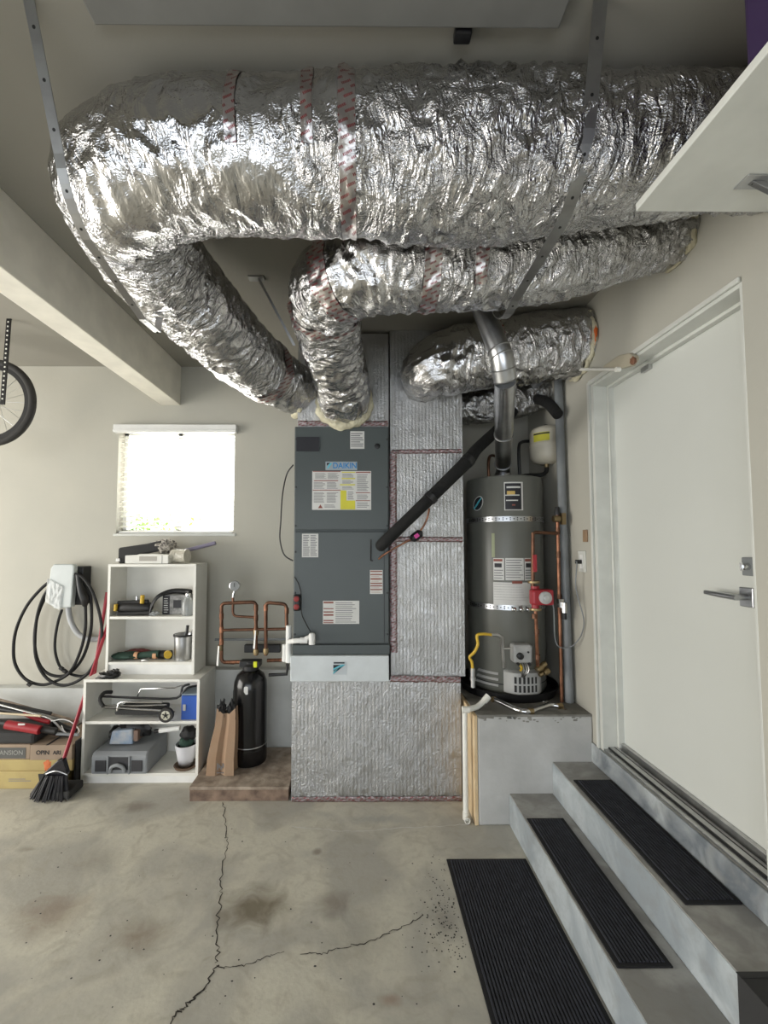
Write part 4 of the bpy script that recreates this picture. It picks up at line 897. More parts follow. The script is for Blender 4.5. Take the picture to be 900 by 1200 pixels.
for i in range(5):
    a = R(262)+R(3.4)*i; w2 = .018*(1-abs(i-2)*.3); vs += [(TX+.1135*cos(a), TY+.1135*sin(a), WZ+.50-w2-i*.004), (TX+.1095*cos(a), TY+.1095*sin(a), WZ+.52+w2*.4)]
lb.add(vs, [(i*2, i*2+2, i*2+3, i*2+1) for i in range(4)]); lb.build('white_sticker', ahulab, wt)
hd = MB().lathe([(.05, .605), (.055, .61), (.055, .635), (.04, .65), (.04, .665)], (TX, TY, WZ), n=20).box(TX-.07, TX+.07, TY-.035, TY+.035, WZ+.63, WZ+.67).build('valve_head', black_m, wt, .004)
BOX('yellow_cap', TX+.028, TX+.052, TY-.045, TY-.034, WZ+.63, WZ+.67, mat('bright_yellow', (.7, .75, .02), .5), hd, .003)
MB().tube([(TX-.125, TY+.06, WZ), (TX-.125, TY+.06, WZ+.44), (TX-.10, TY+.05, WZ+.50)], .012, 8).build('overflow_tube', black_m, wt)
# paper bag
bgx, bgy = -.885, 2.83
pbg = thing('paper_bag', 'brown paper bag holding dark gloves leaning beside the black tank', 'bag', (bgx, bgy, WZ))
mb = MB(); prof = []
lev = [(0, .088, .05, 0), (.1, .084, .048, .0), (.2, .076, .04, .01), (.3, .066, .032, .02), (.37, .06, .026, .022)]
vs = []
for (z, hw, hd_, sh) in lev:
    for (ux, uy) in ((-1, -1), (-.35, -1), (0, -.55), (.35, -1), (1, -1), (.8, 0), (1, 1), (0, .9), (-1, 1), (-.8, 0)):
        vs.append(V((bgx+sh+ux*hw+.004*N.noise(V((z*9, ux*3, uy))), bgy+uy*hd_+.03*z, WZ+.001+z+(.035 if z > .36 and abs(ux) > .9 else 0))))
mb.add(vs, [(i*10+k, i*10+(k+1) % 10, (i+1)*10+(k+1) % 10, (i+1)*10+k) for i in range(4) for k in range(10)]); mb.add(vs[:10], [tuple(range(10))[::-1]])
bo = mb.build('bag_body', bag_m, pbg); sm_ = bo.modifiers.new('s', 'SOLIDIFY'); sm_.thickness = .0015
mb = MB()
for k in range(5): mb.box(bgx-.02+k*.011, bgx-.013+k*.011, bgy-.0435, bgy-.042, WZ+.035+.012*(k % 2), WZ+.075-.008*(k % 3))
for k in range(5): mb.box(bgx-.022+k*.012, bgx-.014+k*.012, bgy-.045, bgy-.0435, WZ+.015, WZ+.021)
mb.build('stamp', ink_m, pbg)
gl = thing('work_gloves', 'crumpled dark gloves sticking out of the brown paper bag', 'gloves', (bgx+.02, bgy, WZ+.36))
MB().blob((bgx-.012, bgy+.01, WZ+.385), .026, .02, .05, .5, 16, seed=2).build('glove', rubber_m, gl); MB().blob((bgx+.05, bgy+.012, WZ+.38), .026, .018, .05, .5, 16, seed=5).build('glove', rubber_m, gl)
# copper loops
Yp = 3.0
def cpipe(parent, pts, r=.0125, m=copper_m, name='tube', Y=Yp, n=12):
    q = [P(x, y, Y) for x, y in pts]; out = []
    for i, p in enumerate(q):       # rounded corners
        if 0 < i < len(q)-1:
            a = (q[i-1]-p); b = (q[i+1]-p); k = min(.03, a.length*.4, b.length*.4)
            p0 = p+a.normalized()*k; p1 = p+b.normalized()*k
            for t in (0, .25, .5, .75, 1): out.append(p0*(1-t)**2+p*2*t*(1-t)+p1*t*t)
        else: out.append(p)
    return MB().tube(out, r, n).build(name, m, parent)
lpA = thing('copper_manifold', 'brown copper pipe loops above the black filter tank', 'pipe', P(295, 768, Yp))
cpipe(lpA, [(275, 776.5), (259.5, 776), (259.5, 707), (300, 705.5), (300, 768)]); cpipe(lpA, [(311.5, 768), (311.5, 706), (335.5, 708), (336, 735)])
cpipe(lpA, [(259.5, 738.5), (337, 737)], .0105); cpipe(lpA, [(300, 723.5), (273, 722), (273, 700)], .009)
for (x, y) in ((259.5, 738), (300, 738), (300, 724), (311.5, 712), (259.5, 722), (336, 716), (300, 712), (259.5, 752)):
    MB().lathe([(.0155, -.02), (.0155, .02)], P(x, y, Yp), n=14).build('solder_joint', copper_b if x % 2 else copper_m, lpA)
for x0, x1, y in ((262, 287, 776), (313, 332, 774)):      # corrugated flex
    a, b = P(x0, y, Yp), P(x1, y-.5, Yp); nn = 60; mb = MB(); mb.tube([a.lerp(b, k/nn) for k in range(nn+1)], [.0115+.0022*(k % 4 > 1) for k in range(nn+1)], 12); mb.build('corrugated_connector', copper_b, lpA)
for (x, y0, y1) in ((255.5, 757, 780), (298.5, 739, 760), (332, 755, 775)):
    a, b = P(x+.8, y0, Yp-.03), P(x-.8, y1, Yp-.035); MB().tube([a, b], [.009, .012], 8, flat=.4).build('valve_lever', white_m, lpA, label='white valve lever')
for (x, y) in ((258, 759), (300, 741), (300, 764), (311.5, 763)): MB().lathe([(.018, -.018), (.02, 0), (.018, .018)], P(x, y, Yp-.005), n=12).build('ball_valve', brass_m, lpA)
gg = thing('pressure_gauge', 'round silver pressure gauge above the copper pipe loops', 'gauge', P(275, 700, Yp))
MB().tube([P(273, 701, Yp), P(273.5, 697, Yp), P(275, 691, Yp)], .008, 10).build('stem', chrome_m, gg)
q = P(275.3, 686.5, Yp); MB().lathe([(.034, .012), (.036, 0), (.036, -.014), (.031, -.016), (.031, -.012)], q, (0, 1, 0), 28).build('gauge_case', steel_m, gg)
MB().lathe([(.03, 0), (.03, .001)], (q.x, q.y-.0135, q.z), (0, -1, 0), 28).build('gauge_face', mat('gauge_grey', (.22, .23, .23), .4), gg); MB().box(q.x-.0015, q.x+.0015, q.y-.0165, q.y-.015, q.z-.006, q.z+.022).build('needle', black_m, gg)
MB().tube([P(252, 749.5, 3.14), P(341, 749, 3.14)], .009, 8).build('wall_pipe', cond_m, label='thin grey pipe running along the wall behind the copper loops', cat='pipe')
BOX('support_bar', P(286, 760, 3.12).x, P(328, 760, 3.12).x, 3.12, 3.165, P(286, 765, 3.12).z, P(286, 756, 3.12).z, black_m, label='short black support bar behind the copper pipes', cat='bracket', bev=.004)
MB().tube([P(315, 791, 2.98), P(336, 790, 2.98), P(337, 778, 2.98)], .011, 10).build('drain_tube', black_m, label='thin dark pipe at the shoulder of the black filter tank', cat='pipe')
# white condensate pvc
pc = thing('condensate_drain', 'white plastic condensate pipe with trap at the lower left of the grey cabinet', 'pipe', P(338, 775, 2.69))
A = P(338.5, 733, 2.67); B = P(338, 776, 2.67)
MB().tube([A, B], .018, 14).build('vertical_pipe', white_m, pc); MB().tube([P(333.5, 755, 2.69), P(333.5, 775, 2.69)], .014, 12).build('vertical_pipe', white_m, pc)
MB().tube([P(339, 752, 2.65), P(346, 751, 2.57), P(355, 750.5, 2.57), P(360, 748, 2.57), P(366, 746, 2.57)], .0145, 12).build('cross_pipe', white_m, pc)
MB().lathe([(.019, -.035), (.02, -.01), (.02, .02), (.014, .03)], P(365.5, 748, 2.57), n=14).build('cleanout_tee', white_m, pc)
MB().lathe([(.018, -.022), (.018, .022)], P(356, 750.5, 2.57), (1, 0, 0), 14).build('coupling', white_m, pc)

# ------------------------------------------------------------------ shelving
def bookcase(label, x0, x1, y0, y1, z0, shelves, ztop, kick, inset):
    o = thing('shelf_unit', label, 'shelf', ((x0+x1)/2, (y0+y1)/2, z0)); t = .018
    BOX('side_panel', x0, x0+t, y0, y1, z0, ztop-t, whitelam, o, .001); BOX('side_panel', x1-t, x1, y0, y1, z0, ztop-t, whitelam, o, .001)
    BOX('top_board', x0, x1, y0-.002, y1, ztop-t, ztop, whitelam, o, .001)
    BOX('back_panel', x0+t, x1-t, y1-.008, y1, z0, ztop-t, whitelam, o)
    for z in shelves: BOX('shelf_board', x0+t, x1-t, y0+.002, y1-.008, z-t, z, whitelam, o, .001)
    BOX('kick_board', x0+t, x1-t, y0+inset, y0+inset+.015, z0, kick, white_m, o)
    return o
L0, L1, LY0, LY1 = -1.812, -1.052, 2.86, 3.165; LT = .662
bookcase('lower wider white shelf unit on the floor holding a grey case and a cart', L0, L1, LY0, LY1, 0, (.392, .062), LT, .044, .004)
U0, U1, UY0, UY1 = -1.727, -1.125, 2.95, 3.235; UT = 1.41
bookcase('upper narrower white shelf unit stacked on the lower one under the window', U0, U1, UY0, 3.165, LT+.0005, (1.054, .748), UT, .728, .012)
EPS = .001
# on top of the upper unit
zt_ = UT+EPS
def local(px, Y, z): q = P(px, 640, Y); return V((q.x, Y, z))
ps = thing('foam_packing_block', 'white moulded foam block at the front of the shelf top', 'packing foam', (local(175, 3.0, zt_)))
x0, x1 = local(149.5, 3.0, 0).x, local(200, 3.0, 0).x
MB().prism([(x0, zt_), (x1, zt_), (x1, zt_+.062), (x1-.07, zt_+.066), (x1-.09, zt_+.068), (x0+.10, zt_+.068), (x0+.08, zt_+.062), (x0, zt_+.058)], 2.97, 3.04).build('foam_body', mat('white_foam', (.8, .79, .74), .8, bump=(120, .2, .002)), ps, .005)
BOX('recess_label', x0+.10, x0+.22, 2.968, 2.9705, zt_+.02, zt_+.052, mat('grey_label', (.4, .38, .34), .6), ps)
BOX('seam', x0+.255, x0+.258, 2.9685, 2.9705, zt_+.002, zt_+.06, ink_m, ps)
um = thing('folded_umbrella', 'long black folded bag with a shaggy pale end on the shelf top', 'bag', local(165, 3.09, zt_))
a0_, a1_ = local(141, 3.09, 0).x, local(190, 3.09, 0).x
MB().prism([(a0_, zt_), (a0_+.05, zt_), (a0_+.06, zt_+.04), (a1_, zt_+.09), (a1_+.01, zt_+.165), (a1_-.10, zt_+.14), (a0_, zt_+.11)], 3.06, 3.12).build('bag_body', cgrey, um, .012)
BOX('buckle', a0_-.008, a0_+.02, 3.05, 3.06, zt_+.012, zt_+.035, white_m, um, .003)
mb = MB(); c = V((local(194, 3.09, 0).x, 3.09, zt_+.12))
mb.blob(c, .075, .045, .05, .25, 14, seed=9); mb.build('cloth_end', mat('speckled_cloth', (.62, .58, .5), .9, var=(55, (.05, .04, .04)), bump=(40, 1, .02)), um)
rw = thing('plastic_film_roll', 'round roll of crinkled clear plastic film on the shelf top', 'roll', local(211, 3.04, zt_))
c = local(203, 3.05, zt_+.052); mb = MB(); nn = 24
mb.tube([c+V((.11*k/nn, -.02*k/nn, 0)) for k in range(nn+1)], [.047+.004*N.noise(V((k*.6, 2, 0))) for k in range(nn+1)], 24); mb.build('film_roll', mat('crinkled_film', (.6, .57, .48), .25, bump=(45, .9, .01)), rw)
tb2 = MB().tube([local(206, 3.13, zt_+.04), local(255, 3.13, zt_+.155)], .014, 12)
tb2 = MB().tube([V((local(200, 3.14, 0).x, 3.14, zt_+.060)), V((local(252.5, 3.14, 0).x, 3.14, zt_+.145))], .0145, 12).build('cardboard_tube', lilac_m, label='lilac grey tube sticking out to the right from the shelf top', cat='tube')
# upper compartment
z1_ = 1.054+EPS
tl = thing('caulking_gun', 'black tool with two yellow ends on the top compartment left side', 'tool', local(160, 3.02, z1_))
x0, x1 = local(139, 3.02, 0).x, local(182, 3.02, 0).x
mb = MB().tube([(x0+.02, 3.02, z1_+.042), (x0+.06, 3.02, z1_+.052), (x1-.06, 3.02, z1_+.05), (x1-.02, 3.02, z1_+.04)], [.036, .046, .045, .034], 16, 4); mb.build('tool_body', black_m, tl)
MB().tube([(x0+.02, 3.0, z1_+.085), (x1-.03, 3.0, z1_+.095)], .014, 10).tube([(x0+.03, 2.98, z1_+.012), (x1-.0, 2.985, z1_+.02)], .011, 8).build('rods', cgrey, tl)
MB().tube([(x0+.018, 2.972, z1_+.035), (x0+.022, 2.97, z1_+.08)], .012, 10).build('yellow_grip', yel_m, tl)
MB().tube([(x1-.065, 2.985, z1_+.085), (x1-.06, 2.98, z1_+.14)], .014, 10).build('yellow_grip', yel_m, tl); MB().tube([(x1-.11, 3.0, z1_+.09), (x1-.11, 3.0, z1_+.13)], .005, 8).build('pin', steel_m, tl)
bx_ = thing('product_box', 'small black and white printed box under a black hose in the top compartment', 'box', local(205, 3.05, z1_))
x0, x1 = local(193, 3.04, 0).x, local(222, 3.04, 0).x
BOX('carton', x0, x1, 3.03, 3.12, z1_, z1_+.135, mat('grey_carton', (.35, .35, .34), .6, var=(30, (.15, .15, .15))), bx_, .002)
BOX('black_panel', x0, x0+.05, 3.0285, 3.0298, z1_+.002, z1_+.13, bkink, bx_); BOX('picture', x0+.075, x0+.13, 3.0285, 3.0298, z1_+.045, z1_+.10, bkink, bx_)
bars(x0+.008, x0+.045, z1_+.01, z1_+.12, 3.0284, 7, .3).build('print', ahulab, bx_)
hs = MB(); q = [V((x0-.075, 3.0, z1_+.02)), V((x0-.06, 3.0, z1_+.07)), V((x0-.02, 3.01, z1_+.13)), V((x0+.05, 3.05, z1_+.158)), V((x1-.03, 3.06, z1_+.157)), V((x1+.01, 3.05, z1_+.153))]
hs.tube(q, [.009, .010, .013, .018, .02, .02], 10, 6); hs.tube([p+V((.012, -.02, -.004)) for p in q[:4]], [.006]*4, 8, 6); hs.build('black_hose', black_m, label='black hose draped over the printed box in the top compartment', cat='hose')
jr = thing('clear_jar', 'clear plastic bottle at the right end of the top compartment', 'bottle', local(222, 3.0, z1_))
jx = local(221.5, 2.995, 0).x; MB().lathe([(.036, 0), (.04, .01), (.042, .07), (.03, .11), (.016, .125), (.016, .14)], (jx, 2.998, z1_), n=20).build('bottle_body', clearp, jr); MB().lathe([(.018, .135), (.018, .15)], (jx, 2.998, z1_), n=16).build('cap', alum_m, jr)
MB().blob((local(183, 3.0, 0).x, 2.99, z1_+.014), .035, .02, .014, .4, 12, seed=3).build('plastic_wrap', clearp, label='small crumple of clear wrap on the top compartment floor', cat='wrap')
# second compartment
z2_ = .748+EPS
gt = thing('garden_tool_bundle', 'dark green and black hand tool with orange rings lying on the second compartment', 'tool', local(165, 3.0, z2_))
x0, x1 = local(133, 3.0, 0).x, local(205, 3.0, 0).x; w_ = x1-x0
MB().blob((x0+w_*.25, 3.02, z2_+.026), w_*.26, .05, .025, .15, 8, seed=1).build('green_pouch', green_m, gt)
MB().tube([(x0+w_*.4, 3.01, z2_+.028), (x0+w_*.6, 3.01, z2_+.035), (x0+w_*.78, 3.01, z2_+.04)], [.018, .022, .024], 12, 4).build('green_handle', green_m, gt)
MB().tube([(x0+w_*.62, 3.03, z2_+.03), (x0+w_*.95, 3.03, z2_+.03)], [.028, .03], 12).build('black_barrel', black_m, gt)
for f in (.42, .72): MB().lathe([(.024, -.012), (.024, .012)], (x0+w_*f, 3.005, z2_+.03), (1, 0, 0), 14).build('orange_ring', mat('salmon', (.6, .33, .18), .6), gt)
MB().lathe([(.024, -.02), (.026, .02)], (x0+w_*.93, 2.995, z2_+.04), (.5, -1, 0), 14).build('yellow_end', yel_m, gt)
MB().blob((x0+w_*.35, 3.08, z2_+.03), .10, .04, .028, .1, seed=4).build('red_cloth', mat('maroon', (.14, .03, .03), .8), gt)
MB().tube([(x0+w_*.55, 2.965, z2_+.006), (x0+w_*.62, 2.96, z2_+.008), (x0+w_*.66, 2.965, z2_+.006)], .006, 8, 4).build('small_clip', alum_m, gt)
cn_ = thing('tin_can', 'silver tin can holding dark tools in the second compartment', 'can', local(217.5, 3.02, z2_))
cx_ = local(217, 3.02, 0).x; mb = MB(); mb.lathe([(.056, 0), (.056, .03), (.059, .035), (.059, .11), (.062, .165), (.066, .168), (.062, .172), (.058, .165), (.05, .02), (.01, .02)], (cx_, 3.025, z2_), n=28); mb.build('can_body', steel_m, cn_)
MB().lathe([(.0635, .16), (.067, .163), (.067, .172), (.0635, .174)], (cx_, 3.025, z2_), n=28, capped=False).build('rim', black_m, cn_)
mb = thing('paint_brush', 'dark tool handle standing in the tin can, left one', 'tool', (cx_, 3.03, z2_+.03)); MB().tube([(cx_+.01, 3.03, z2_+.03), (cx_+.025, 3.03, z2_+.23)], [.008, .011], 8).build('handle', black_m, mb)
mb = thing('paint_brush', 'dark tool handle leaning right in the tin can', 'tool', (cx_, 3.03, z2_+.03)); MB().tube([(cx_+.03, 3.04, z2_+.03), (cx_+.052, 3.04, z2_+.16), (cx_+.066, 3.045, z2_+.215)], [.007, .008, .01], 8).build('handle', black_m, mb)
# pouch on lower top
po = thing('black_pouch', 'small glossy black pouch on the front left of the lower unit top', 'pouch', local(128, 2.88, LT+EPS))
q = P(128, 786, 2.88); MB().blob((q.x, 2.885, LT+EPS+.022), .065, .035, .022, .35, 14, seed=7).blob((q.x+.035, 2.89, LT+EPS+.035), .03, .022, .02, .3, seed=8).build('pouch_body', mat('gloss_black2', (.015, .015, .015), .3), po)
MB().tube([(q.x-.075, 2.86, LT+.006), (q.x-.05, 2.85, LT+.014), (q.x-.01, 2.848, LT+.008)], .004, 6, 5).build('strap', black_m, po)
# folding cart
z3 = .392+EPS
ct = thing('folding_hand_cart', 'folded chrome luggage cart with a small wheel on the middle shelf', 'cart', local(165, 2.9, z3))
def LP(px, py, Y): return P(px, py, Y)
MB().tube([LP(121, 828, 2.86), LP(117, 820, 2.88), LP(122, 812, 2.93), LP(131, 811, 2.98)], .012, 10, 5).build('grip', cgrey, ct)
mb = MB(); mb.tube([LP(121, 829, 2.86), LP(180, 832, 2.86), LP(205, 834, 2.87)], .006, 8)
mb.tube([LP(137, 833, 2.85), LP(139, 824.5, 2.85), LP(143, 822.5, 2.85), LP(190, 823, 2.85)], .006, 8); mb.tube([LP(121, 827, 2.88), LP(160, 827, 2.88), LP(195, 826, 2.88)], .005, 8)
mb.tube([LP(161, 816, 3.0), LP(165, 807.5, 3.0), LP(205, 806, 3.0), LP(214, 803, 3.0)], .005, 8); mb.build('chrome_frame', chrome_m, ct)
MB().box(LP(135, 820, 2.9).x, LP(190, 820, 2.9).x, 2.89, 3.03, z3+.025, z3+.062).build('folded_bag', cgrey, ct, .012)
MB().tube([LP(120, 816, 2.95), LP(165, 818, 2.95), LP(207, 818, 2.95), LP(214, 805, 2.96), LP(222, 802, 2.96)], .008, 8, 4).build('bungee', blue_m if False else black_m, ct)
q = LP(195, 831, 2.845); q.z = z3+.046
MB().lathe([(.030, .012), (.046, .012), (.046, -.012), (.030, -.012)], q, (0, 1, 0), 28, capped=False).build('tyre', tireb, ct)
MB().lathe([(.031, .009), (.034, .0), (.031, -.011), (.022, -.013), (.022, -.009)], q, (0, 1, 0), 24).build('wheel_rim', mat('cream_rim', (.6, .58, .48), .4), ct)
for k in range(5): a = k*2*pi/5; MB().box(-.003, .003, -.012, -.008, .006, .031, Matrix.Translation(q) @ Matrix.Rotation(a, 4, 'Y')).build('wheel_spoke', black_m, ct)
MB().lathe([(.008, 0), (.008, .016)], q+V((0, .0, 0)), (0, -1, 0), 12).build('hub', black_m, ct)
bb = thing('blue_box', 'bright blue plastic box at the right end of the middle shelf', 'box', local(222, 2.9, z3))
x0, x1 = LP(212.5, 820, 2.88).x, L1-.019
BOX('box_body', x0, x1-.002, 2.88, 3.05, z3, z3+.155, blue_m, bb, .004); BOX('latch', x0+.012, x0+.032, 2.874, 2.8795, z3+.06, z3+.10, tank_l, bb, .002); BOX('lid', x0, x1-.002, 2.882, 3.05, z3+.156, z3+.168, mat('blue_grey_lid', (.2, .25, .3), .5), bb, .003)
MB().tube([(x0-.02, 2.93, z3+.15), (x0+.02, 2.93, z3+.19), (x0+.08, 2.95, z3+.2), (x1-.01, 2.95, z3+.215)], .007, 8, 5).build('cable_bundle', black_m, label='loose black cable lying over the blue box', cat='cable')
# bottom compartment
z4 = .062+EPS
gc = thing('power_tool_case', 'grey moulded plastic tool case with handle at the bottom of the shelf unit', 'case', local(150, 2.95, z4))
x0, x1 = LP(107, 890, 2.85).x, LP(173, 890, 2.85).x
x0 = max(x0, L0+.025)
MB().prism([(2.845, z4), (3.14, z4), (3.14, z4+.15), (2.87, z4+.135), (2.845, z4+.115)], x0, x1, 'x').build('case_shell', gcase, gc, .012)
for a, b in ((.03, .10), (x1-x0-.10, x1-x0-.03)): BOX('latch', x0+a, x0+b, 2.838, 2.8452, z4+.02, z4+.09, mat('dark_case', (.04, .04, .045), .5), gc, .003)
BOX('handle_recess', x0+.12, x1-.12, 2.841, 2.8452, z4+.03, z4+.11, mat('dark_case', (.04, .04, .045), .5), gc, .003)
MB().tube([(x0+.135, 2.83, z4+.022), (x0+.145, 2.825, z4+.055), ((x0+x1)/2, 2.822, z4+.07), (x1-.145, 2.825, z4+.055), (x1-.135, 2.83, z4+.022)], .011, 10, 5).build('carry_handle', gcase, gc)
BOX('rib', x0+.108, x0+.118, 2.836, 2.8452, z4+.005, z4+.115, gcase, gc, .002); BOX('rib', x1-.118, x1-.108, 2.836, 2.8452, z4+.005, z4+.115, gcase, gc, .002)
rd = thing('bottle_pack', 'pale blue and black packaged tool pack on top of the grey case', 'box', (LP(147, 860, 2.95).x, 2.95, z4+.15))
x0r, x1r = LP(128.5, 860, 2.94).x, LP(162, 860, 2.94).x; zc = z4+.148
MB().prism([(x0r, zc), (x1r-.03, zc), (x1r-.035, zc+.10), (x0r+.02, zc+.09)], 2.93, 3.04).build('pack_front', lblue, rd, .01)
MB().blob(((x0r+x1r)/2+.04, 3.0, zc+.075), .11, .045, .062, .2, 10, seed=12).build('dark_casing', black_m, rd); MB().blob((x0r+.01, 2.99, zc+.05), .035, .05, .05, .1).build('end_cap', black_m, rd)
BOX('side_stripe', x1r-.030, x1r-.0, 2.935, 3.03, zc+.02, zc+.09, mat('brown_stripe', (.2, .13, .1), .6), rd, .004)
pt = thing('flower_pot', 'white flower pot on a brown saucer at the bottom right of the shelf unit', 'pot', local(218, 2.9, z4))
pcx = LP(217, 880, 2.93).x; py_ = 2.95
pcx = min(pcx, L1-.019-.078)
MB().lathe([(.001, .002), (.07, 0), (.078, .014), (.072, .016), (.05, .006)], (pcx, py_, z4), n=28).build('saucer', mat('brown_saucer', (.14, .09, .06), .7), pt)
MB().lathe([(.045, .010), (.058, .07), (.07, .135), (.072, .15), (.067, .15), (.06, .13)], (pcx, py_, z4), n=32, capped=False).lathe([(.045, .010), (.045, .012)], (pcx, py_, z4), n=32).build('pot_body', mat('white_glaze', (.68, .68, .72), .3), pt)
MB().lathe([(.001, .128), (.062, .128)], (pcx, py_, z4), n=24).build('soil', bkink, pt)
gb = thing('garden_ball', 'dark green and black rounded bundle inside the white pot', 'bundle', (pcx, py_, z4+.13))
MB().blob((pcx, py_, z4+.16), .046, .046, .034, .2, 12, seed=3).build('green_part', green_m, gb); MB().blob((pcx+.012, py_+.006, z4+.212), .052, .046, .044, .15, seed=6).build('black_part', rubber_m, gb)
a, b = LP(181, 857, 2.96), LP(211, 853, 2.96); b.x = min(b.x, pcx-.045)
lt_ = thing('flashlight', 'white tube with a black tip pointing out of the pot to the left', 'torch', a); a2 = a.lerp(b, .2)
MB().tube([a2, b], .0165, 12).build('white_tube', white_m, lt_); MB().tube([a, a2], .013, 12).build('black_tip', black_m, lt_)
# ------------------------------------------------------------------ charger and cable
ev = thing('wall_charger', 'pale grey wall mounted car charger with a glossy film on its lower left', 'charger', P(73, 713, 3.1))
x0, x1, z0, z1 = rect(60, 661, 87, 713, 3.12); x0 += .0
MB().prism([(x0+.05, z0), (x1-.012, z0+.01), (x1, z1-.02), (x1-.01, z1), (x0+.03, z1), (x0+.01, z1-.03), (x0+.0, z0+.16), (x0+.01, z0+.04)], 3.10, 3.15).build('front_cover', mat('charger_grey', (.5, .54, .54), .3), ev, .008)
BOX('back_body', x0+.03, x1+.035, 3.15, 3.249, z0+.02, z1-.02, black_m, ev, .006)
fm = MB(); grid_surface(fm, lambda u, v: V((x0-.012+u*.11+.01*v, 3.092-.006*abs(N.noise(V((u*6, v*6, 0)))), z0+.05+v*.17-.06*u)), 14, 14); fm.build('peeling_film', clearp, ev)
MB().tube([V((x1+.02, 3.12, z0+.24)), P(95, 693, 3.12), P(99, 703, 3.13), P(99.5, 710, 3.14)], [.018, .022, .026, .016], 14, 5).build('connector_holster', black_m, ev)
def loops(pts, r=.0095, Y=3.14): return [P(x, y, Y+dy) for x, y, dy in pts]
cb = thing('charging_cable', 'thick black charging cable hanging in wide loops from the wall charger', 'cable', P(60, 800, 3.15))
S = 6.315
def zc_(pts, dys): return [P(zx/S, 640+zy/S, 3.14+d) for (zx, zy), d in zip(pts, dys)]
c1 = [(378, 255), (300, 320), (200, 440), (125, 600), (100, 750), (115, 880), (190, 985), (300, 1025), (400, 1005), (520, 930), (600, 760), (632, 600), (632, 440)]
MB().tube(zc_(c1, [0]*13), .0105, 10, 6).build('cable_loop', rubber_m, cb)
c2 = [(372, 300), (320, 380), (275, 520), (258, 700), (270, 840), (330, 960), (430, 1025), (540, 1015), (650, 940), (720, 820), (752, 700), (745, 540), (690, 350), (620, 240), (556, 205)]
MB().tube(zc_(c2, [-.024]*15), .0105, 10, 6).build('cable_loop', rubber_m, cb)
c3 = [(366, 330), (310, 430), (268, 560), (256, 720), (285, 860), (350, 940), (450, 962), (540, 920), (620, 810), (670, 640), (678, 480), (660, 340), (600, 250), (560, 230)]
MB().tube(zc_(c3, [.024]*14), .0105, 10, 6).build('cable_loop', rubber_m, cb)
c4 = [(458, 470), (430, 560), (408, 690), (412, 800), (450, 900), (520, 945), (600, 962), (660, 940), (700, 905)]
MB().tube(zc_(c4, [.046]*9), .0095, 10, 6).build('cable_loop', rubber_m, cb)
for (a_, b_) in ((480, 925), (218, 1022), (455, 905)): MB().lathe([(.014, -.012), (.014, .012)], zc_([(a_, b_)], [-.03])[0], (1, 0, -.6), 12).build('cable_clip', black_m, cb)
MB().tube([P(80, 712, 3.2), P(83, 728, 3.2), P(92, 743, 3.2), P(105, 749, 3.2), P(118, 748.5, 3.2)], .019, 14, 6).build('flexible_conduit', soft_m, label='grey curved conduit leaving the bottom of the wall charger', cat='conduit')
# ------------------------------------------------------------------ broom, dustpan
bm_ = thing('broom', 'red handled broom with angled black bristles standing left of the shelf unit', 'broom', (-1.88, 2.70, 0))
hb = P(74, 892, 2.71); ht = P(131, 718, 3.22)
MB().tube([hb, ht], .0115, 12).build('handle', dred_m, bm_)
B0 = P(61, 908, 2.6); 
mb = MB().prism([(hb.x-.014, hb.z+.02), (hb.x+.015, hb.z+.02), (P(80, 905, 2.70).x, P(80, 905, 2.70).z), (P(79, 909, 2.70).x, P(79, 909, 2.70).z), (P(50, 909, 2.70).x, P(50, 909, 2.70).z), (P(52, 906, 2.70).x, P(52, 906, 2.70).z)], 2.68, 2.72); mb.build('broom_head', mat('gloss_black3', (.015, .015, .02), .25), bm_, .006)
MB().tube([P(54, 907, 2.678), P(66, 903.5, 2.675), P(79, 908, 2.678)], .004, 8, 5).build('silver_band', alum_m, bm_)
br_ = MB()
for i in range(320):
    u = random.random(); Yb_ = random.uniform(2.67, 2.73); tp = P(51+28*u, 909, Yb_); bt = P(35+45*u, 934-random.random()*2, Yb_-.01+random.uniform(-.02, .02)); bt.z = random.uniform(.003, .02)
    br_.tube([tp, bt], [.004, .0035], 4, caps=False)
br_.build('bristles', mat('bristle_black', (.012, .012, .016), .5), bm_, kind='stuff')
bt_ = MB(); vs = []
dpn = thing('dustpan', 'grey black dustpan on the floor behind the broom beside the shelf unit', 'dustpan', (-1.78, 2.72, 0))
MB().prism([(-1.93, .0), (-1.80, .0), (-1.80, .012), (-1.93, .012)], 2.68, 2.80).build('tray', cgrey, dpn, .003); MB().box(-1.845, -1.75, 2.66, 2.80, .013, .06).build('hood', cgrey, dpn, .01)
MB().prism([(-1.95, .155), (-1.90, .155), (-1.90, .08), (-1.94, .10)], 2.675, 2.681).build('side_flap', cgrey, dpn)
MB().tube([P(125.5, 694, 3.2), P(103, 838, 3.06)], .0115, 12).build('red_pole', dred_m, label='red metal pole leaning on the wall behind the left side of the shelf units', cat='pole')
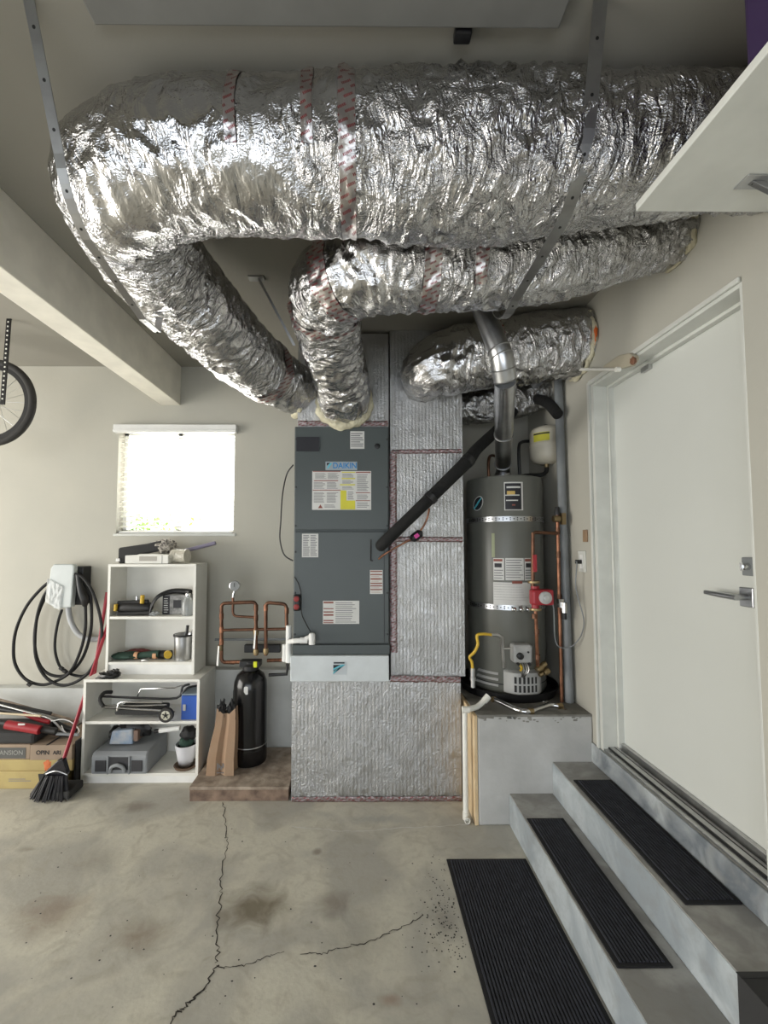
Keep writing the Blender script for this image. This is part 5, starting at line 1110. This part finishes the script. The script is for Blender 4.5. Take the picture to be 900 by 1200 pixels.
# ------------------------------------------------------------------ boxes
def carton(label, x0, x1, y0, y1, z0, z1, m, grp=None):
    o = thing('cardboard_box', label, 'box', ((x0+x1)/2, (y0+y1)/2, z0), grp); b = BOX('carton_body', x0, x1, y0, y1, z0+.0005, z1, m, o, .003); return o
BY = 2.80; zA, zB, zC = P(20, 904, BY).z, P(20, 891, BY).z, P(20, 873.5, BY).z; xs = P(34.5, 880, BY).x
o = carton('yellow flat box at the bottom of the stack on the floor', -3.0, -1.87, BY, 3.15, 0, zA, ycard); bars(xs-.13, xs+.03, .045, .068, BY-.0005, 2, .35).build('print', ink_m, o)
o = carton('yellow flat box second from the floor with orange red mark', -3.0, -1.83, BY+.005, 3.15, zA, zB, ycard)
MB().blob((P(55, 895, BY).x, BY+.005, zA+.035), .022, .002, .03, .5, 14, seed=2).build('orange_mark', mat('orange_print', (.6, .16, .05), .6), o)
MB().blob((-1.90, BY+.005, zA+.035), .03, .002, .025, .5, 14, seed=5).build('red_mark', mat('red_print2', (.45, .12, .07), .6), o)
o = carton('brown cardboard box with a dark lettered label at the far left of the stack', -3.0, xs-.004, BY+.01, 3.15, zB, zC, card_m)
l_ = BOX('dark_label', -2.55, xs-.03, BY+.008, BY+.0098, zB+.008, zC-.018, mat('label_grey', (.09, .09, .085), .7), o); text('lettering', 'LLANSION', (xs-.045, BY+.0075, (zB+zC)/2-.004), .040, mat('pale_ink', (.3, .3, .28), .6), l_, align='RIGHT')
o = carton('brown cardboard box with small black lettering beside the broom', xs+.004, -1.832, BY, 3.15, zB, zC, card_m)
text('lettering', 'OPIN', (xs+.085, BY-.001, (zB+zC)/2), .036, bkink, o, bold=True); text('lettering', 'ARI', (xs+.175, BY-.001, (zB+zC)/2), .034, bkink, o, bold=True)
MB().box(-2.0, -1.985, BY, 3.14, zC, zC+.001).build('lid_gap', bkink, o)
dk = BOX('dark_binder', -1.829, -1.8165, 2.82, 3.1, 0, .285, black_m, label='thin black panel standing between the boxes and the shelf unit', cat='panel', bev=.002)
cs = BOX('charcoal_case', -2.75, xs+.02, 2.81, 3.05, zC+.001, zC+.075, cgrey, label='flat charcoal fabric case on the left brown box', cat='case', bev=.02)
# tools pile above the boxes
zD = zC
def rod(nm, lab, cat, pts, r, m, grp=None):
    q = [P(*p) for p in pts]; return MB().tube(q, r, 10, 4 if len(pts) > 2 else 0).build(nm, m, label=lab, cat=cat, group=grp)
rt = thing('bolt_cutter', 'black tool with a bright red grip lying on the charcoal case', 'tool', P(28, 851, 2.78))
a, b = P(-30, 842, 2.82), P(66, 857, 2.82); a.z = max(a.z, .39)
MB().tube([a, b], .020, 12).build('black_shaft', black_m, rt); MB().tube([P(8, 849, 2.80), P(47, 855.5, 2.80)], .027, 14).build('red_grip', red_m, rt)
MB().box(P(21, 846, 2.77).x, P(29, 846, 2.77).x, 2.770, 2.773, P(21, 850, 2.77).z, P(21, 848, 2.77).z).build('white_print', ahulab, rt)
rod('wooden_stick', 'pale wooden rod lying across the tool pile at the far left', 'rod', ((-30, 834, 2.86), (48, 839, 2.86)), .007, mat('pale_wood', (.62, .52, .36), .6))
rod('umbrella_pole', 'dark pole with a light edge sloping down over the boxes', 'pole', ((-30, 818, 2.95), (60, 836, 2.95)), .011, cgrey)
rod('grey_tube', 'thin light grey tube above the dark pole in the tool pile', 'tube', ((-30, 818, 2.92), (30, 834, 2.9), (58, 842, 2.88), (72, 855, 2.88), (80, 862, 2.90)), .006, alum_m)
rod('folding_chair_frame', 'black folded frame tubes at the back of the tool pile', 'frame', ((-30, 826, 3.0), (40, 838, 3.0), (75, 852, 2.98), (88, 857, 2.96)), .018, black_m)
rod('red_handled_tool', 'black tool with a crimson section in the middle of the pile', 'tool', ((28, 836, 2.90), (45, 843, 2.90), (58, 846, 2.90)), .014, red_m)
rod('black_shaft_tool', 'short thick black shaft in the tool pile right of the red grip', 'tool', ((44, 853, 2.90), (62, 858, 2.9), (84, 861, 2.92)), .017, black_m)
rod('wire_loop', 'thin white looped wire at the right end of the tool pile', 'wire', ((60, 845, 2.87), (75, 843, 2.87), (86, 848, 2.87), (93, 857, 2.88), (84, 863, 2.88), (76, 858, 2.87), (72, 850, 2.87)), .003, white_m)
rod('grey_bar', 'flat grey bar lying behind the red handle on the tool pile', 'bar', ((66, 860, 2.86), (92, 861, 2.86)), .009, gcase)
rod('black_tent_pole', 'thick black bundle along the back of the tool pile under the pale wooden rod', 'bundle', ((-30, 848, 2.98), (20, 848, 2.98), (56, 852, 2.98)), .03, cgrey)
rod('garden_rake_handle', 'brown grey wooden handle at the very back of the tool pile against the wall', 'handle', ((-30, 812, 3.08), (92, 846, 3.08)), .010, wood2)
# bicycle wheel -----------------------------------------------------------
bw = thing('bicycle_wheel', 'bicycle wheel hanging at the left edge in front of the back wall', 'wheel', P(-12, 472, 2.7))
c = P(-10, 472, 2.7); RW = .262
mb = MB(); n = 64; mb.tube([c+V((RW*cos(2*pi*k/n), 0, RW*sin(2*pi*k/n))) for k in range(n+1)], .022, 12, caps=False); mb.build('tyre', tireb, bw)
mb = MB(); mb.lathe([(RW-.045, -.010), (RW-.018, -.012), (RW-.018, .012), (RW-.045, .010), (RW-.045, -.010)], c, (0, 1, 0), 64, capped=False); mb.build('rim', black_m, bw)
MB().lathe([(.02, -.04), (.03, -.035), (.014, -.03), (.014, .03), (.03, .035), (.02, .04)], c, (0, 1, 0), 16).build('hub', alum_m, bw)
for k in range(24):
    a = 2*pi*k/24; s_ = (-1)**k; MB().tube([c+V((.025*cos(a+.9*s_), .033*s_, .025*sin(a+.9*s_))), c+V(((RW-.04)*cos(a), 0, (RW-.04)*sin(a)))], .0014, 4).build('spoke', steel_m, bw)
MB().tube([c+V((0, -.05, 0)), c+V((-.1, -.05, .3)), c+V((-.16, -.03, .42))], [.012, .014, .016], 10).tube([c+V((0, .05, 0)), c+V((-.1, .05, .3)), c+V((-.16, .03, .42))], [.012, .014, .016], 10).build('fork', black_m, bw)
cs_ = thing('perforated_rail', 'dark hanging strip with a row of white holes at the left edge above the wheel', 'rail', P(8, 360, 2.55))
a, b = P(11.5, 362, 2.55), P(3, 474, 2.55); top = V((a.x, a.y, CEIL-.001)); MB().ribbon([top, a, b], (1, 0, -.1), .026, .008).build('strip', black_m, cs_)
mb = MB(); L_ = (a-b).length; 
for k in range(int(L_/.028)): p = a.lerp(b, k*.028/L_); mb.lathe([(.0055, 0), (.0055, .001)], (p.x, p.y-.0045, p.z), (0, -1, 0), 8)
mb.build('holes', dirtywhite, cs_)
print('tris', sum(len(o.data.polygons) for o in bpy.data.objects if o.type == 'MESH')*2)
